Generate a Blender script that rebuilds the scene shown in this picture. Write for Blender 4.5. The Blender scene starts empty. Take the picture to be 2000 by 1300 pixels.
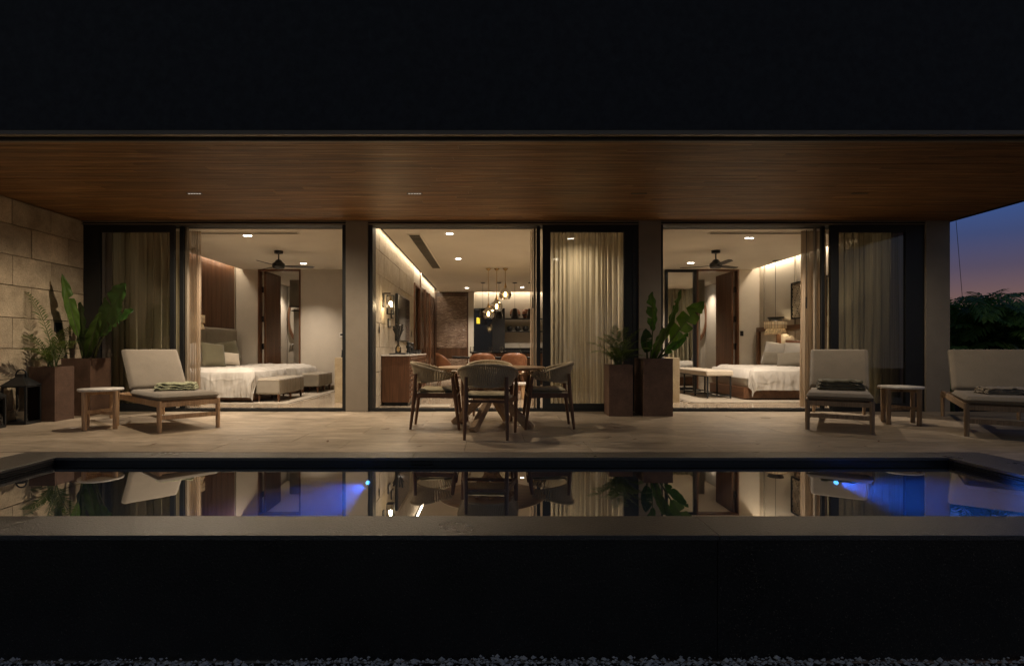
import bpy, math, random
from mathutils import Vector, Matrix, noise as mnoise
R = math.radians
rng = random.Random(7)
scene = bpy.context.scene
COL = scene.collection

# ------------------------------------------------------------------ camera
FPX, X0, YH, EYE = 1080.0, 960.0, 682.0, 0.95
cam_d = bpy.data.cameras.new('camera')
cam = bpy.data.objects.new('camera', cam_d); COL.objects.link(cam)
cam.location = (0, 0, EYE); cam.rotation_euler = (R(90), 0, 0)
cam_d.sensor_width = 36.0; cam_d.lens = 36.0 * FPX / 2000.0
cam_d.shift_x = (1000 - X0) / 2000.0; cam_d.shift_y = (YH - 650) / 2000.0
cam_d.clip_start = 0.05; cam_d.clip_end = 2000
scene.camera = cam

# ------------------------------------------------------------------ dusk sky
world = bpy.data.worlds.new('World'); scene.world = world; world.use_nodes = True
nt = world.node_tree; nt.nodes.clear()
out = nt.nodes.new('ShaderNodeOutputWorld'); bg = nt.nodes.new('ShaderNodeBackground')
tc = nt.nodes.new('ShaderNodeTexCoord'); sep = nt.nodes.new('ShaderNodeSeparateXYZ')
rp = nt.nodes.new('ShaderNodeValToRGB')
nt.links.new(tc.outputs['Generated'], sep.inputs[0]); nt.links.new(sep.outputs['Z'], rp.inputs[0])
# after-glow on the sunset side (behind the garden), plain deep blue on the opposite side
rp2 = nt.nodes.new('ShaderNodeValToRGB'); dt_ = nt.nodes.new('ShaderNodeVectorMath'); dt_.operation = 'DOT_PRODUCT'
dt_.inputs[1].default_value = (.62, .78, 0); mr_ = nt.nodes.new('ShaderNodeMapRange'); mr_.interpolation_type = 'SMOOTHSTEP'
mr_.inputs['From Min'].default_value = -.6; mr_.inputs['From Max'].default_value = .75
mxs = nt.nodes.new('ShaderNodeMix'); mxs.data_type = 'RGBA'
nt.links.new(tc.outputs['Generated'], dt_.inputs[0]); nt.links.new(dt_.outputs['Value'], mr_.inputs['Value']); nt.links.new(mr_.outputs[0], mxs.inputs['Factor'])
nt.links.new(sep.outputs['Z'], rp2.inputs[0]); nt.links.new(rp2.outputs[0], mxs.inputs[6]); nt.links.new(rp.outputs[0], mxs.inputs[7])
rp2.color_ramp.elements[0].color = (.105, .112, .116, 1); rp2.color_ramp.elements[1].color = (.030, .046, .080, 1)
nt.links.new(mxs.outputs[2], bg.inputs[0]); nt.links.new(bg.outputs[0], out.inputs[0])
SKY = [(0.0, (.27, .13, .09)), (.045, (.22, .115, .09)), (.073, (.165, .098, .096)), (.111, (.090, .071, .114)),
       (.155, (.050, .068, .165)), (.19, (.042, .082, .235)), (.27, (.034, .068, .20)), (.55, (.022, .042, .12)), (1.0, (.012, .024, .07))]
cr = rp.color_ramp
while len(cr.elements) < len(SKY): cr.elements.new(.5)
for e, (p, c) in zip(cr.elements, SKY): e.position = p; e.color = (*c, 1)
bg.inputs[1].default_value = 1.0

# ------------------------------------------------------------------ render settings
scene.render.engine = 'CYCLES'
scene.view_settings.view_transform = 'Standard'; scene.view_settings.look = 'None'
scene.view_settings.exposure = 0.0; scene.view_settings.gamma = 1.0
scene.view_settings.use_curve_mapping = False
cy = scene.cycles
cy.use_denoising = True
try: cy.denoiser = 'OPENIMAGEDENOISE'
except Exception: pass
cy.max_bounces = 8; cy.diffuse_bounces = 4; cy.glossy_bounces = 4; cy.transmission_bounces = 4
cy.transparent_max_bounces = 12; cy.volume_bounces = 0
cy.sample_clamp_indirect = 3.0; cy.caustics_reflective = False; cy.caustics_refractive = False

WARM = (1.0, .835, .665); COVE = (1.0, .81, .59); DECKC = (1.0, .80, .57)

# ------------------------------------------------------------------ helpers
def at(px, py, Y): return Vector(((px - X0) * Y / FPX, Y, EYE - (py - YH) * Y / FPX))
def fx(px, Y): return (px - X0) * Y / FPX

def tag(o, label=None, cat=None, group=None, kind=None):
    if label: o['label'] = label
    if cat: o['category'] = cat
    if group: o['group'] = group
    if kind: o['kind'] = kind
    return o
def thing(name, label, cat, loc=(0, 0, 0), rz=0, group=None, kind=None):
    o = bpy.data.objects.new(name, None); COL.objects.link(o)
    o.empty_display_size = .1
    o.location = loc; o.rotation_euler = (0, 0, rz)
    return tag(o, label, cat, group, kind)
def copy_tree(o, parent=None):
    c = o.copy(); COL.objects.link(c)
    if parent: c.parent = parent; c.matrix_parent_inverse = o.matrix_parent_inverse.copy()
    for ch in [q for q in bpy.data.objects if q.parent == o]: copy_tree(ch, c)
    return c

class MB:
    def __init__(s): s.v = []; s.f = []; s.sm = []
    def add(s, vs, fs, smooth=False):
        n = len(s.v); s.v.extend(tuple(v) for v in vs)
        for f in fs: s.f.append(tuple(i + n for i in f)); s.sm.append(smooth)
        return s
    def box(s, x0, x1, y0, y1, z0, z1):
        v = [(x0,y0,z0),(x1,y0,z0),(x1,y1,z0),(x0,y1,z0),(x0,y0,z1),(x1,y0,z1),(x1,y1,z1),(x0,y1,z1)]
        return s.add(v, [(0,3,2,1),(4,5,6,7),(0,1,5,4),(1,2,6,5),(2,3,7,6),(3,0,4,7)])
    def beam(s, a, b, w, h, up=(0,0,1), w2=None, h2=None):
        a = Vector(a); b = Vector(b); d = (b - a).normalized(); u = Vector(up)
        if abs(d.dot(u)) > .98: u = Vector((0,1,0))
        sd = d.cross(u).normalized(); u = sd.cross(d).normalized()
        w2 = w if w2 is None else w2; h2 = h if h2 is None else h2
        v = []
        for p, ww, hh in ((a, w, h), (b, w2, h2)):
            for i, j in ((-1,-1),(1,-1),(1,1),(-1,1)): v.append(p + sd*(i*ww/2) + u*(j*hh/2))
        return s.add(v, [(0,1,2,3),(7,6,5,4),(0,4,5,1),(1,5,6,2),(2,6,7,3),(3,7,4,0)])
    def tube(s, pts, rad, n=8, caps=True):
        pts = [Vector(p) for p in pts]
        if not hasattr(rad, '__len__'): rad = [rad] * len(pts)
        rings = []; prev = None
        for i, p in enumerate(pts):
            d = (pts[min(i+1, len(pts)-1)] - pts[max(i-1, 0)]).normalized()
            if prev is None:
                ref = Vector((0,0,1)) if abs(d.z) < .9 else Vector((1,0,0))
                u = d.cross(ref).normalized()
            else:
                u = (prev - d * prev.dot(d)); u = u.normalized() if u.length > 1e-6 else d.orthogonal().normalized()
            prev = u; w = d.cross(u)
            rings.append([p + (u*math.cos(2*math.pi*k/n) + w*math.sin(2*math.pi*k/n))*rad[i] for k in range(n)])
        v = [q for r in rings for q in r]
        f = [(i*n+k, i*n+(k+1)%n, (i+1)*n+(k+1)%n, (i+1)*n+k) for i in range(len(pts)-1) for k in range(n)]
        s.add(v, f, True)
        if caps: s.add(rings[0], [tuple(reversed(range(n)))]); s.add(rings[-1], [tuple(range(n))])
        return s
    def lathe(s, prof, c=(0,0,0), n=24, sx=1, sy=1, smooth=True):
        # prof: (r, z) pairs; repeat a point to get a hard edge
        c = Vector(c); v = []
        for r, z in prof:
            for k in range(n):
                a = 2*math.pi*k/n; v.append(c + Vector((r*math.cos(a)*sx, r*math.sin(a)*sy, z)))
        f = []
        for i in range(len(prof)-1):
            if prof[i] == prof[i+1]: continue
            for k in range(n): f.append((i*n+k, i*n+(k+1)%n, (i+1)*n+(k+1)%n, (i+1)*n+k))
        return s.add(v, f, smooth)
    def disc(s, c, r, n=24, up=1, sx=1, sy=1):
        c = Vector(c); v = [c + Vector((r*math.cos(2*math.pi*k/n)*sx, r*math.sin(2*math.pi*k/n)*sy, 0)) for k in range(n)]
        return s.add(v, [tuple(range(n)) if up > 0 else tuple(reversed(range(n)))])
    def grid(s, fn, nu, nv, smooth=True, closed_u=False):
        v = [fn(i/nu, j/nv) for j in range(nv+1) for i in range(nu+1)]
        f = [(j*(nu+1)+i, j*(nu+1)+i+1, (j+1)*(nu+1)+i+1, (j+1)*(nu+1)+i) for j in range(nv) for i in range(nu)]
        return s.add(v, f, smooth)
    def ball(s, c, r, n=14, m=10, sz=1.0):
        c = Vector(c)
        prof = [(r*math.sin(math.pi*i/m)+1e-5, -r*sz*math.cos(math.pi*i/m)) for i in range(m+1)]
        return s.lathe(prof, c, n)
    def xf(s, M):
        s.v = [tuple(M @ Vector(v)) for v in s.v]; return s
    def build(s, name, mat, parent=None, W=False, bevel=0, solid=0, sub=0, seg=2, label=None, kind=None, origin=None):
        me = bpy.data.meshes.new(name)
        vs = s.v
        if origin is not None:
            ox = Vector(origin); vs = [(v[0]-ox.x, v[1]-ox.y, v[2]-ox.z) for v in vs]
        me.from_pydata(vs, [], s.f)
        me.polygons.foreach_set('use_smooth', s.sm)
        me.materials.append(mat); me.update()
        o = bpy.data.objects.new(name, me); COL.objects.link(o)
        if origin is not None: o.location = origin
        if parent is not None:
            o.parent = parent
            if W:
                L = Vector(parent.location); q = parent
                while q.parent is not None and q.type == 'EMPTY' and q is not parent: q = q.parent
                o.matrix_parent_inverse = Matrix.Translation(-WLOC(parent))
        if solid:
            m = o.modifiers.new('solid', 'SOLIDIFY'); m.thickness = solid; m.offset = 0
        if bevel:
            m = o.modifiers.new('bevel', 'BEVEL'); m.width = bevel; m.segments = seg; m.limit_method = 'ANGLE'; m.angle_limit = R(40)
        if sub:
            m = o.modifiers.new('sub', 'SUBSURF'); m.levels = sub; m.render_levels = sub
        tag(o, label, None, None, kind)
        return o
def WLOC(o):
    L = Vector(o.location)
    if o.parent is not None: L = L + WLOC(o.parent) if o.matrix_parent_inverse == Matrix.Identity(4) else o.matrix_parent_inverse @ L + WLOC(o.parent)
    return L
def n3(x, y, z=0, s=1.0): return mnoise.noise(Vector((x*s, y*s, z*s)))

# ------------------------------------------------------------------ materials
def newmat(name):
    m = bpy.data.materials.new(name); m.use_nodes = True
    n = m.node_tree; return m, n, n.nodes['Principled BSDF'], n.nodes['Material Output']
def setp(b, **k):
    for key, v in k.items(): b.inputs[key].default_value = v
def coords(n, scale=(1,1,1), rand=0.0, rot=(0,0,0)):
    t = n.nodes.new('ShaderNodeTexCoord'); mp = n.nodes.new('ShaderNodeMapping'); mp.inputs['Scale'].default_value = scale
    mp.inputs['Rotation'].default_value = rot
    src = t.outputs['Object']
    if rand:
        oi = n.nodes.new('ShaderNodeObjectInfo'); ml = n.nodes.new('ShaderNodeMath'); ml.operation = 'MULTIPLY'; ml.inputs[1].default_value = rand
        n.links.new(oi.outputs['Random'], ml.inputs[0]); ad = n.nodes.new('ShaderNodeVectorMath'); ad.operation = 'ADD'
        n.links.new(src, ad.inputs[0]); n.links.new(ml.outputs[0], ad.inputs[1]); src = ad.outputs[0]
    n.links.new(src, mp.inputs['Vector']); return mp.outputs[0]
def noise(n, vec, scale, detail=4, rough=.55, dist=0):
    t = n.nodes.new('ShaderNodeTexNoise'); t.inputs['Scale'].default_value = scale; t.inputs['Detail'].default_value = detail
    t.inputs['Roughness'].default_value = rough; t.inputs['Distortion'].default_value = dist
    n.links.new(vec, t.inputs['Vector']); return t.outputs['Fac']
def ramp(n, fac, stops):
    r = n.nodes.new('ShaderNodeValToRGB'); el = r.color_ramp.elements
    while len(el) < len(stops): el.new(.5)
    for e, (p, c) in zip(el, stops): e.position = p; e.color = (*c, 1) if hasattr(c, '__len__') else (c, c, c, 1)
    n.links.new(fac, r.inputs[0]); return r.outputs[0]
def mixc(n, a, b, fac, mode='MIX'):
    m = n.nodes.new('ShaderNodeMix'); m.data_type = 'RGBA'; m.blend_type = mode
    for sock, v in ((m.inputs['Factor'], fac), (m.inputs[6], a), (m.inputs[7], b)):
        if hasattr(v, 'links') or hasattr(v, 'is_linked'): n.links.new(v, sock)
        elif hasattr(v, '__len__'): sock.default_value = (*v, 1)
        else: sock.default_value = v
    return m.outputs[2]
def bump(n, b, h, strength=.3, dist=.01):
    t = n.nodes.new('ShaderNodeBump'); t.inputs['Strength'].default_value = strength; t.inputs['Distance'].default_value = dist
    n.links.new(h, t.inputs['Height']); n.links.new(t.outputs[0], b.inputs['Normal'])
def mul(c, k): return tuple(x*k for x in c)
def tone(n, col, amt, rand=True):
    # brightness of each piece differs a little
    oi = n.nodes.new('ShaderNodeObjectInfo'); mr = n.nodes.new('ShaderNodeMapRange')
    mr.inputs['To Min'].default_value = 1-amt; mr.inputs['To Max'].default_value = 1+amt
    n.links.new(oi.outputs['Random'], mr.inputs[0])
    v = n.nodes.new('ShaderNodeVectorMath'); v.operation = 'SCALE'
    n.links.new(col, v.inputs[0]); n.links.new(mr.outputs[0], v.inputs['Scale']); return v.outputs[0]

def plain(name, col, rough=.6, var=.12, sc=6, bs=.15, bscale=60, metal=0, spec=.5, amt=0):
    m, n, b, o = newmat(name)
    f = noise(n, coords(n), sc, 5, .6)
    c = ramp(n, f, [(.3, mul(col, 1-var)), (.7, mul(col, 1+var))])
    if amt: c = tone(n, c, amt)
    n.links.new(c, b.inputs['Base Color'])
    setp(b, Roughness=rough, Metallic=metal); b.inputs['Specular IOR Level'].default_value = spec
    if bs: bump(n, b, noise(n, coords(n), bscale, 3), bs, .004)
    return m
def wood(name, dark, light, axis='x', rough=.45, fine=1.0, amt=.12, rand=9.0, bs=.15, tint=None):
    m, n, b, o = newmat(name)
    s1 = {'x': (.7, 9, 9), 'y': (9, .7, 9), 'z': (9, 9, .7)}[axis]; s2 = {'x': (2.5, 90, 90), 'y': (90, 2.5, 90), 'z': (90, 90, 2.5)}[axis]
    a = noise(n, coords(n, s1, rand), 1.2*fine, 6, .6, .8); f = noise(n, coords(n, s2, rand), 1.0*fine, 4, .6)
    c1 = ramp(n, a, [(.3, dark), (.7, light)])
    c2 = ramp(n, f, [(.3, .62), (.62, 1.12)])
    c = mixc(n, c1, c2, 1.0, 'MULTIPLY')
    if amt: c = tone(n, c, amt)
    n.links.new(c, b.inputs['Base Color']); setp(b, Roughness=rough)
    if bs: bump(n, b, f, bs, .002)
    return m
def stone(name, dark, light, rough=.8, sc=3.5, bs=.6, amt=.1, vein=False, bd=.012, spec=.4):
    m, n, b, o = newmat(name)
    v = coords(n, (1,1,1), 11.0)
    a = noise(n, v, sc, 8, .65, .3); f = noise(n, v, 55, 5, .7)
    c = ramp(n, a, [(.28, dark), (.52, tuple((p+q)/2 for p, q in zip(dark, light))), (.75, light)])
    c = mixc(n, c, ramp(n, f, [(.25, .7), (.6, 1.08)]), 1.0, 'MULTIPLY')
    if amt: c = tone(n, c, amt)
    n.links.new(c, b.inputs['Base Color']); setp(b, Roughness=rough); b.inputs['Specular IOR Level'].default_value = spec
    h = n.nodes.new('ShaderNodeMath'); h.operation = 'MULTIPLY_ADD'; h.inputs[1].default_value = .35
    n.links.new(f, h.inputs[0]); n.links.new(a, h.inputs[2]); bump(n, b, h.outputs[0], bs, bd)
    return m
def fabric(name, col, rough=.92, scale=240, bs=.5, var=.14, sheen=.2):
    m, n, b, o = newmat(name)
    f = noise(n, coords(n, (1,1,1)), scale, 2, .6); a = noise(n, coords(n), 5, 4)
    c = ramp(n, f, [(.3, mul(col, 1-var*1.8)), (.7, mul(col, 1+var))])
    c = mixc(n, c, ramp(n, a, [(.3, .9), (.7, 1.05)]), 1.0, 'MULTIPLY')
    n.links.new(c, b.inputs['Base Color']); setp(b, Roughness=rough); b.inputs['Sheen Weight'].default_value = sheen
    b.inputs['Specular IOR Level'].default_value = .2
    bump(n, b, f, bs, .0015); return m
def emit(name, col, st):
    m = bpy.data.materials.new(name); m.use_nodes = True; n = m.node_tree; n.nodes.clear()
    e = n.nodes.new('ShaderNodeEmission'); o = n.nodes.new('ShaderNodeOutputMaterial')
    e.inputs[0].default_value = (*col, 1); e.inputs[1].default_value = st; n.links.new(e.outputs[0], o.inputs[0]); return m
def sheer(name, col, transp=.35, transl=.5, ct=.5):
    m = bpy.data.materials.new(name); m.use_nodes = True; n = m.node_tree; n.nodes.clear()
    o = n.nodes.new('ShaderNodeOutputMaterial'); d = n.nodes.new('ShaderNodeBsdfDiffuse'); t = n.nodes.new('ShaderNodeBsdfTranslucent')
    tr = n.nodes.new('ShaderNodeBsdfTransparent'); m1 = n.nodes.new('ShaderNodeMixShader'); m2 = n.nodes.new('ShaderNodeMixShader')
    f = noise(n, coords(n, (38, 38, .5)), 1.0, 6, .7); c = ramp(n, f, [(.32, mul(col, ct)), (.5, mul(col, .5+ct*.5+.1)), (.66, mul(col, 1.2))])
    n.links.new(c, d.inputs[0]); n.links.new(c, t.inputs[0])
    m1.inputs[0].default_value = transl; m2.inputs[0].default_value = transp
    n.links.new(d.outputs[0], m1.inputs[1]); n.links.new(t.outputs[0], m1.inputs[2])
    n.links.new(m1.outputs[0], m2.inputs[1]); n.links.new(tr.outputs[0], m2.inputs[2]); n.links.new(m2.outputs[0], o.inputs[0]); return m
def pane(name, tint=(.9,.93,.92), ior=1.5, rough=.0, boost=1.0):
    m = bpy.data.materials.new(name); m.use_nodes = True; n = m.node_tree; n.nodes.clear()
    o = n.nodes.new('ShaderNodeOutputMaterial'); g = n.nodes.new('ShaderNodeBsdfGlossy'); t = n.nodes.new('ShaderNodeBsdfTransparent')
    fr = n.nodes.new('ShaderNodeFresnel'); fr.inputs[0].default_value = ior; mx = n.nodes.new('ShaderNodeMixShader')
    g.inputs['Roughness'].default_value = rough; t.inputs[0].default_value = (*tint, 1)
    n.links.new(fr.outputs[0], mx.inputs[0]); n.links.new(t.outputs[0], mx.inputs[1]); n.links.new(g.outputs[0], mx.inputs[2]); n.links.new(mx.outputs[0], o.inputs[0]); return m
def leafmat(name, dark, light, rough=.4):
    m, n, b, o = newmat(name)
    a = noise(n, coords(n), 9, 4, .6, .2)
    n.links.new(tone(n, ramp(n, a, [(.3, dark), (.7, light)]), .25), b.inputs['Base Color']); setp(b, Roughness=rough)
    t = n.nodes.new('ShaderNodeBsdfTranslucent'); t.inputs[0].default_value = (light[0]*1.3, light[1]*1.5, light[2]*.6, 1)
    mx = n.nodes.new('ShaderNodeMixShader'); mx.inputs[0].default_value = .3
    n.links.new(b.outputs[0], mx.inputs[1]); n.links.new(t.outputs[0], mx.inputs[2]); n.links.new(mx.outputs[0], o.inputs['Surface']); return m

M = {}
M['soffit'] = None
M['_'] = None
M['gap'] = plain('dark_gap', (.012,.009,.007), .9, .1, 4, 0)
M['black_metal'] = plain('black_metal', (.011,.012,.013), .5, .2, 8, .05, 90)
M['bronze_metal'] = plain('bronze_edge_metal', (.20,.165,.12), .5, .1, 4, .05, 40)
M['upper'] = plain('black_render', (.030,.032,.034), .85, .25, 14, .4, 120)
M['granite'] = None
M['travertine'] = None
M['limestone'] = stone('limestone_block', (.30,.24,.165), (.66,.55,.40), .85, 3.0, 1.0, .20, bd=.03)
M['limestone_in'] = stone('interior_limestone', (.30,.25,.18), (.47,.41,.32), .8, 4.0, .9, .06, bd=.02)
M['plaster'] = plain('warm_plaster', (.50,.455,.38), .8, .04, 2, .08, 80)
M['columnplaster'] = plain('column_stucco', (.28,.245,.20), .85, .07, 5, .25, 160)
M['wallpaper'] = plain('woven_wallcover', (.54,.485,.405), .8, .05, 3, .15, 220)
M['ceiling'] = plain('ceiling_paint', (.80,.74,.64), .85, .03, 2, .03, 60)
M['walnut'] = wood('walnut', (.085,.036,.016), (.19,.09,.045), 'z', .35, 1.0, .08, 5.0, .1)
M['walnut_y'] = wood('walnut_along', (.085,.036,.016), (.19,.09,.045), 'y', .4, 1.0, .08, 5.0, .1)
M['gloss_wood'] = wood('lacquered_dark_wood', (.05,.024,.012), (.10,.05,.028), 'z', .2, .8, .1, 5.0, .03)
M['teak'] = wood('teak', (.38,.23,.12), (.60,.40,.235), 'z', .5, 2.0, .1, 5.0, .12)
M['teak_x'] = wood('teak_plank', (.38,.24,.13), (.56,.385,.235), 'x', .5, 1.5, .1, 5.0, .15)
M['teak_dark'] = wood('dark_teak', (.10,.045,.022), (.20,.10,.05), 'z', .4, 2.0, .1, 5.0, .12)
M['lounge_wood'] = wood('weathered_teak', (.20,.135,.08), (.36,.25,.155), 'z', .6, 2.0, .1, 5.0, .15)
M['cushion'] = fabric('taupe_cushion_fabric', (.265,.230,.185))
M['olive_towel'] = fabric('olive_towel', (.15,.14,.095), .95, 170, .9, .3)
M['pale_towel'] = fabric('pale_green_towel', (.42,.43,.27), .95, 130, .9, .35)
M['linen'] = fabric('white_linen', (.48,.45,.405), .85, 300, .15, .04)
M['green_velvet'] = fabric('grey_green_velvet', (.13,.115,.07), .9, 200, .2, .1, .2)
M['grey_fabric'] = fabric('grey_bench_fabric', (.30,.265,.21), .9, 200, .3)
M['dark_grey_fabric'] = fabric('slate_pillow_fabric', (.20,.175,.135), .9, 200, .3)
M['headboard'] = fabric('taupe_headboard_fabric', (.27,.235,.175), .9, 200, .3)
M['cream_fabric'] = fabric('cream_leather', (.55,.48,.38), .6, 90, .1, .05)
M['rope'] = fabric('olive_rope', (.44,.36,.235), .8, 160, .5, .2)
M['seatpad'] = fabric('sage_seat_pad', (.42,.36,.225), .9, 160, .5, .2)
M['corten'] = stone('rusty_brown_planter', (.070,.040,.028), (.15,.088,.060), .6, 5, .3, .05, bd=.004)
M['soil'] = plain('potting_soil', (.02,.014,.01), .95, .4, 30, .8, 40)
M['marble'] = stone('white_marble_top', (.62,.58,.52), (.78,.75,.70), .25, 4, .03, .03)
M['console_stone'] = stone('beige_travertine_console', (.30,.23,.14), (.44,.36,.24), .5, 5, .1, .05)
M['brass'] = plain('brushed_brass', (.50,.34,.16), .3, .08, 5, .03, 60, 1.0)
M['black_glossy'] = plain('black_glass_panel', (.006,.006,.007), .06, .1, 4, 0)
M['fridge'] = plain('black_steel', (.02,.02,.022), .3, .1, 4, .02, 30, .5)
M['copper'] = stone('terracotta_brown_glaze', (.13,.05,.022), (.27,.12,.06), .4, 9, .2, .1)
M['darkpot'] = plain('charcoal_ceramic', (.02,.02,.02), .28, .2, 9, .1, 50)
M['mirror'] = plain('mirror_glass', (.86,.86,.84), .02, .0, 1, 0, 60, 1.0)
M['glass'] = pane('door_glass', (.88,.875,.85), 1.5)
M['clearglass'] = pane('clear_glass', (.97,.97,.95), 1.45)
M['smokeglass'] = pane('amber_glass', (.86,.75,.55), 1.9)
M['curtain_green'] = sheer('grey_beige_curtain', (.44,.405,.29), .02, .4, .75)
M['curtain_sheer'] = sheer('warm_sheer_curtain', (.58,.46,.33), .42, .5)
M['curtain_lit'] = sheer('cream_sheer_curtain', (.58,.515,.365), .14, .6, .42)
M['curtain_beige'] = sheer('brown_beige_curtain', (.50,.40,.29), .04, .4, .7)
M['shade'] = sheer('woven_lampshade', (.95,.86,.70), .0, .6)
M['rug'] = fabric('beige_rug', (.36,.31,.24), .95, 120, .6)
M['rug_border'] = fabric('brown_rug_border', (.045,.03,.02), .95, 120, .6)
M['bulb'] = emit('bulb_glow', (1.0,.74,.40), 26)
M['lens'] = emit('downlight_lens', (1.0,.93,.80), 30)
M['lens_soft'] = emit('outdoor_downlight_lens', (1.0,.88,.7), .7)
M['strip'] = emit('cove_led', (1.0,.80,.52), 1.6)
M['leaf'] = leafmat('banana_leaf', (.040,.090,.014), (.095,.165,.028), .38)
M['leaf_dark'] = leafmat('dark_banana_leaf', (.020,.055,.014), (.045,.105,.024), .4)
M['palmleaf'] = leafmat('palm_leaf', (.050,.080,.020), (.110,.150,.045), .45)
M['palm_far'] = leafmat('garden_palm_leaf', (.08,.18,.05), (.17,.32,.10), .5)
M['stalk'] = plain('green_stalk', (.07,.09,.03), .5, .2, 20, .1)
M['gravel'] = stone('pale_gravel', (.50,.46,.40), (.90,.83,.73), .9, 20, .4, .0)
M['earth'] = plain('dark_earth', (.02,.017,.012), .95, .4, 8, .8, 30)
M['yellow'] = plain('yellow_sticker', (.65,.55,.04), .5, .03, 4, 0)
M['white_plastic'] = plain('white_plastic', (.65,.63,.58), .4, .03, 4, 0)
M['pool_plaster'] = plain('dark_pool_tile', (.012,.016,.022), .4, .3, 12, .1, 40)

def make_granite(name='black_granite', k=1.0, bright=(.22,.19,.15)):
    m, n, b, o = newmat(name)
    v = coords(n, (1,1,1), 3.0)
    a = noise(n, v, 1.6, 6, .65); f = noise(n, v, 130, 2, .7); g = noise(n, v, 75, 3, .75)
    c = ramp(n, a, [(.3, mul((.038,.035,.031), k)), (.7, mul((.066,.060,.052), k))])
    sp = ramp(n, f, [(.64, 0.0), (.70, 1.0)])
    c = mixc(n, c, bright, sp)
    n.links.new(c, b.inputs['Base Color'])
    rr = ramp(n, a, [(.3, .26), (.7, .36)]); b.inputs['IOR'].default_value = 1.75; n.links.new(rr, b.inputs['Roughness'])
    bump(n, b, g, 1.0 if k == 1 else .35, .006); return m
M['granite'] = make_granite()
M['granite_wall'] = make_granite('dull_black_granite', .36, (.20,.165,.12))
def make_soffit():
    m, n, b, o = newmat('oiled_soffit_wood')
    a = noise(n, coords(n, (.55, 9, 9), 13), 1.2, 6, .62, 1.2); f = noise(n, coords(n, (1.2, 85, 85), 13), 1.0, 5, .65)
    w = noise(n, coords(n, (.9, 150, 10), 13), 1.0, 3, .7); q = noise(n, coords(n, (.5, .5, .5)), 1.0, 3)
    c = ramp(n, a, [(.30, (.110,.050,.017)), (.52, (.235,.116,.040)), (.72, (.34,.18,.070))])
    c = mixc(n, c, ramp(n, f, [(.32, .45), (.6, 1.15)]), 1.0, 'MULTIPLY')
    c = mixc(n, c, (.75,.55,.32), ramp(n, w, [(.60, 0.0), (.70, .9)]))  # pale streaks painted into the wood as glints along the boards
    c = mixc(n, c, ramp(n, q, [(.3, .8), (.7, 1.1)]), 1.0, 'MULTIPLY')
    c = tone(n, c, .18); n.links.new(c, b.inputs['Base Color']); setp(b, Roughness=.5); b.inputs['Specular IOR Level'].default_value = .35
    bump(n, b, f, .5, .002); return m
M['soffit'] = make_soffit()
M['soffit_back'] = plain('glint_toned_backing', (.34,.21,.11), .5, .3, 3, 0)  # lightened backing colour, so the plank gaps look like glinting lines
def make_trav(name, c0, c1, rough, axis, amt, bs):
    m, n, b, o = newmat(name)
    s1 = (2.4, 9, 1) if axis == 'x' else (14, 1.3, 1)
    a = noise(n, coords(n, s1, 17), 1.0, 8, .68, .6); p = noise(n, coords(n, (4, 30, 1), 17), 4, 4, .6); q = noise(n, coords(n, (1,1,1)), 1.1, 4, .6)
    c = ramp(n, a, [(.28, c0), (.72, c1)])
    c = mixc(n, c, ramp(n, p, [(.3, .55), (.42, 1.0), (.9, 1.08)]), 1.0, 'MULTIPLY')
    c = mixc(n, c, ramp(n, q, [(.3, .74), (.7, 1.1)]), 1.0, 'MULTIPLY')
    c = tone(n, c, amt); n.links.new(c, b.inputs['Base Color'])
    rr = ramp(n, q, [(.3, rough*.8), (.7, rough*1.2)]); n.links.new(rr, b.inputs['Roughness']); bump(n, b, p, bs, .003); return m
M['travertine'] = make_trav('travertine_paving', (.19,.145,.098), (.55,.455,.34), .34, 'x', .08, .9)
M['travertine_in'] = make_trav('polished_travertine', (.36,.295,.215), (.50,.42,.32), .12, 'x', .03, .02)
def make_water():
    m = bpy.data.materials.new('still_water'); m.use_nodes = True; n = m.node_tree; n.nodes.clear()
    o = n.nodes.new('ShaderNodeOutputMaterial'); g = n.nodes.new('ShaderNodeBsdfGlossy'); t = n.nodes.new('ShaderNodeBsdfTransparent')
    lw_ = n.nodes.new('ShaderNodeLayerWeight'); lw_.inputs[0].default_value = .5; fr = n.nodes.new('ShaderNodeMath'); fr.operation = 'POWER'; fr.inputs[1].default_value = 1.2
    n.links.new(lw_.outputs['Facing'], fr.inputs[0]); mx = n.nodes.new('ShaderNodeMixShader')
    g.inputs['Roughness'].default_value = 0.0; t.inputs[0].default_value = (.8,.9,1,1)
    b = n.nodes.new('ShaderNodeBump'); b.inputs['Strength'].default_value = .02; b.inputs['Distance'].default_value = .01
    n.links.new(noise(n, coords(n), 1.5, 2), b.inputs['Height']); n.links.new(b.outputs[0], g.inputs['Normal'])
    n.links.new(fr.outputs[0], mx.inputs[0]); n.links.new(t.outputs[0], mx.inputs[1]); n.links.new(g.outputs[0], mx.inputs[2]); n.links.new(mx.outputs[0], o.inputs['Surface'])
    v = n.nodes.new('ShaderNodeVolumeScatter'); v.inputs['Color'].default_value = (.6,.72,1,1); v.inputs['Density'].default_value = .28; v.inputs['Anisotropy'].default_value = .3
    n.links.new(v.outputs[0], o.inputs['Volume']); return m
M['water'] = make_water()

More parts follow.
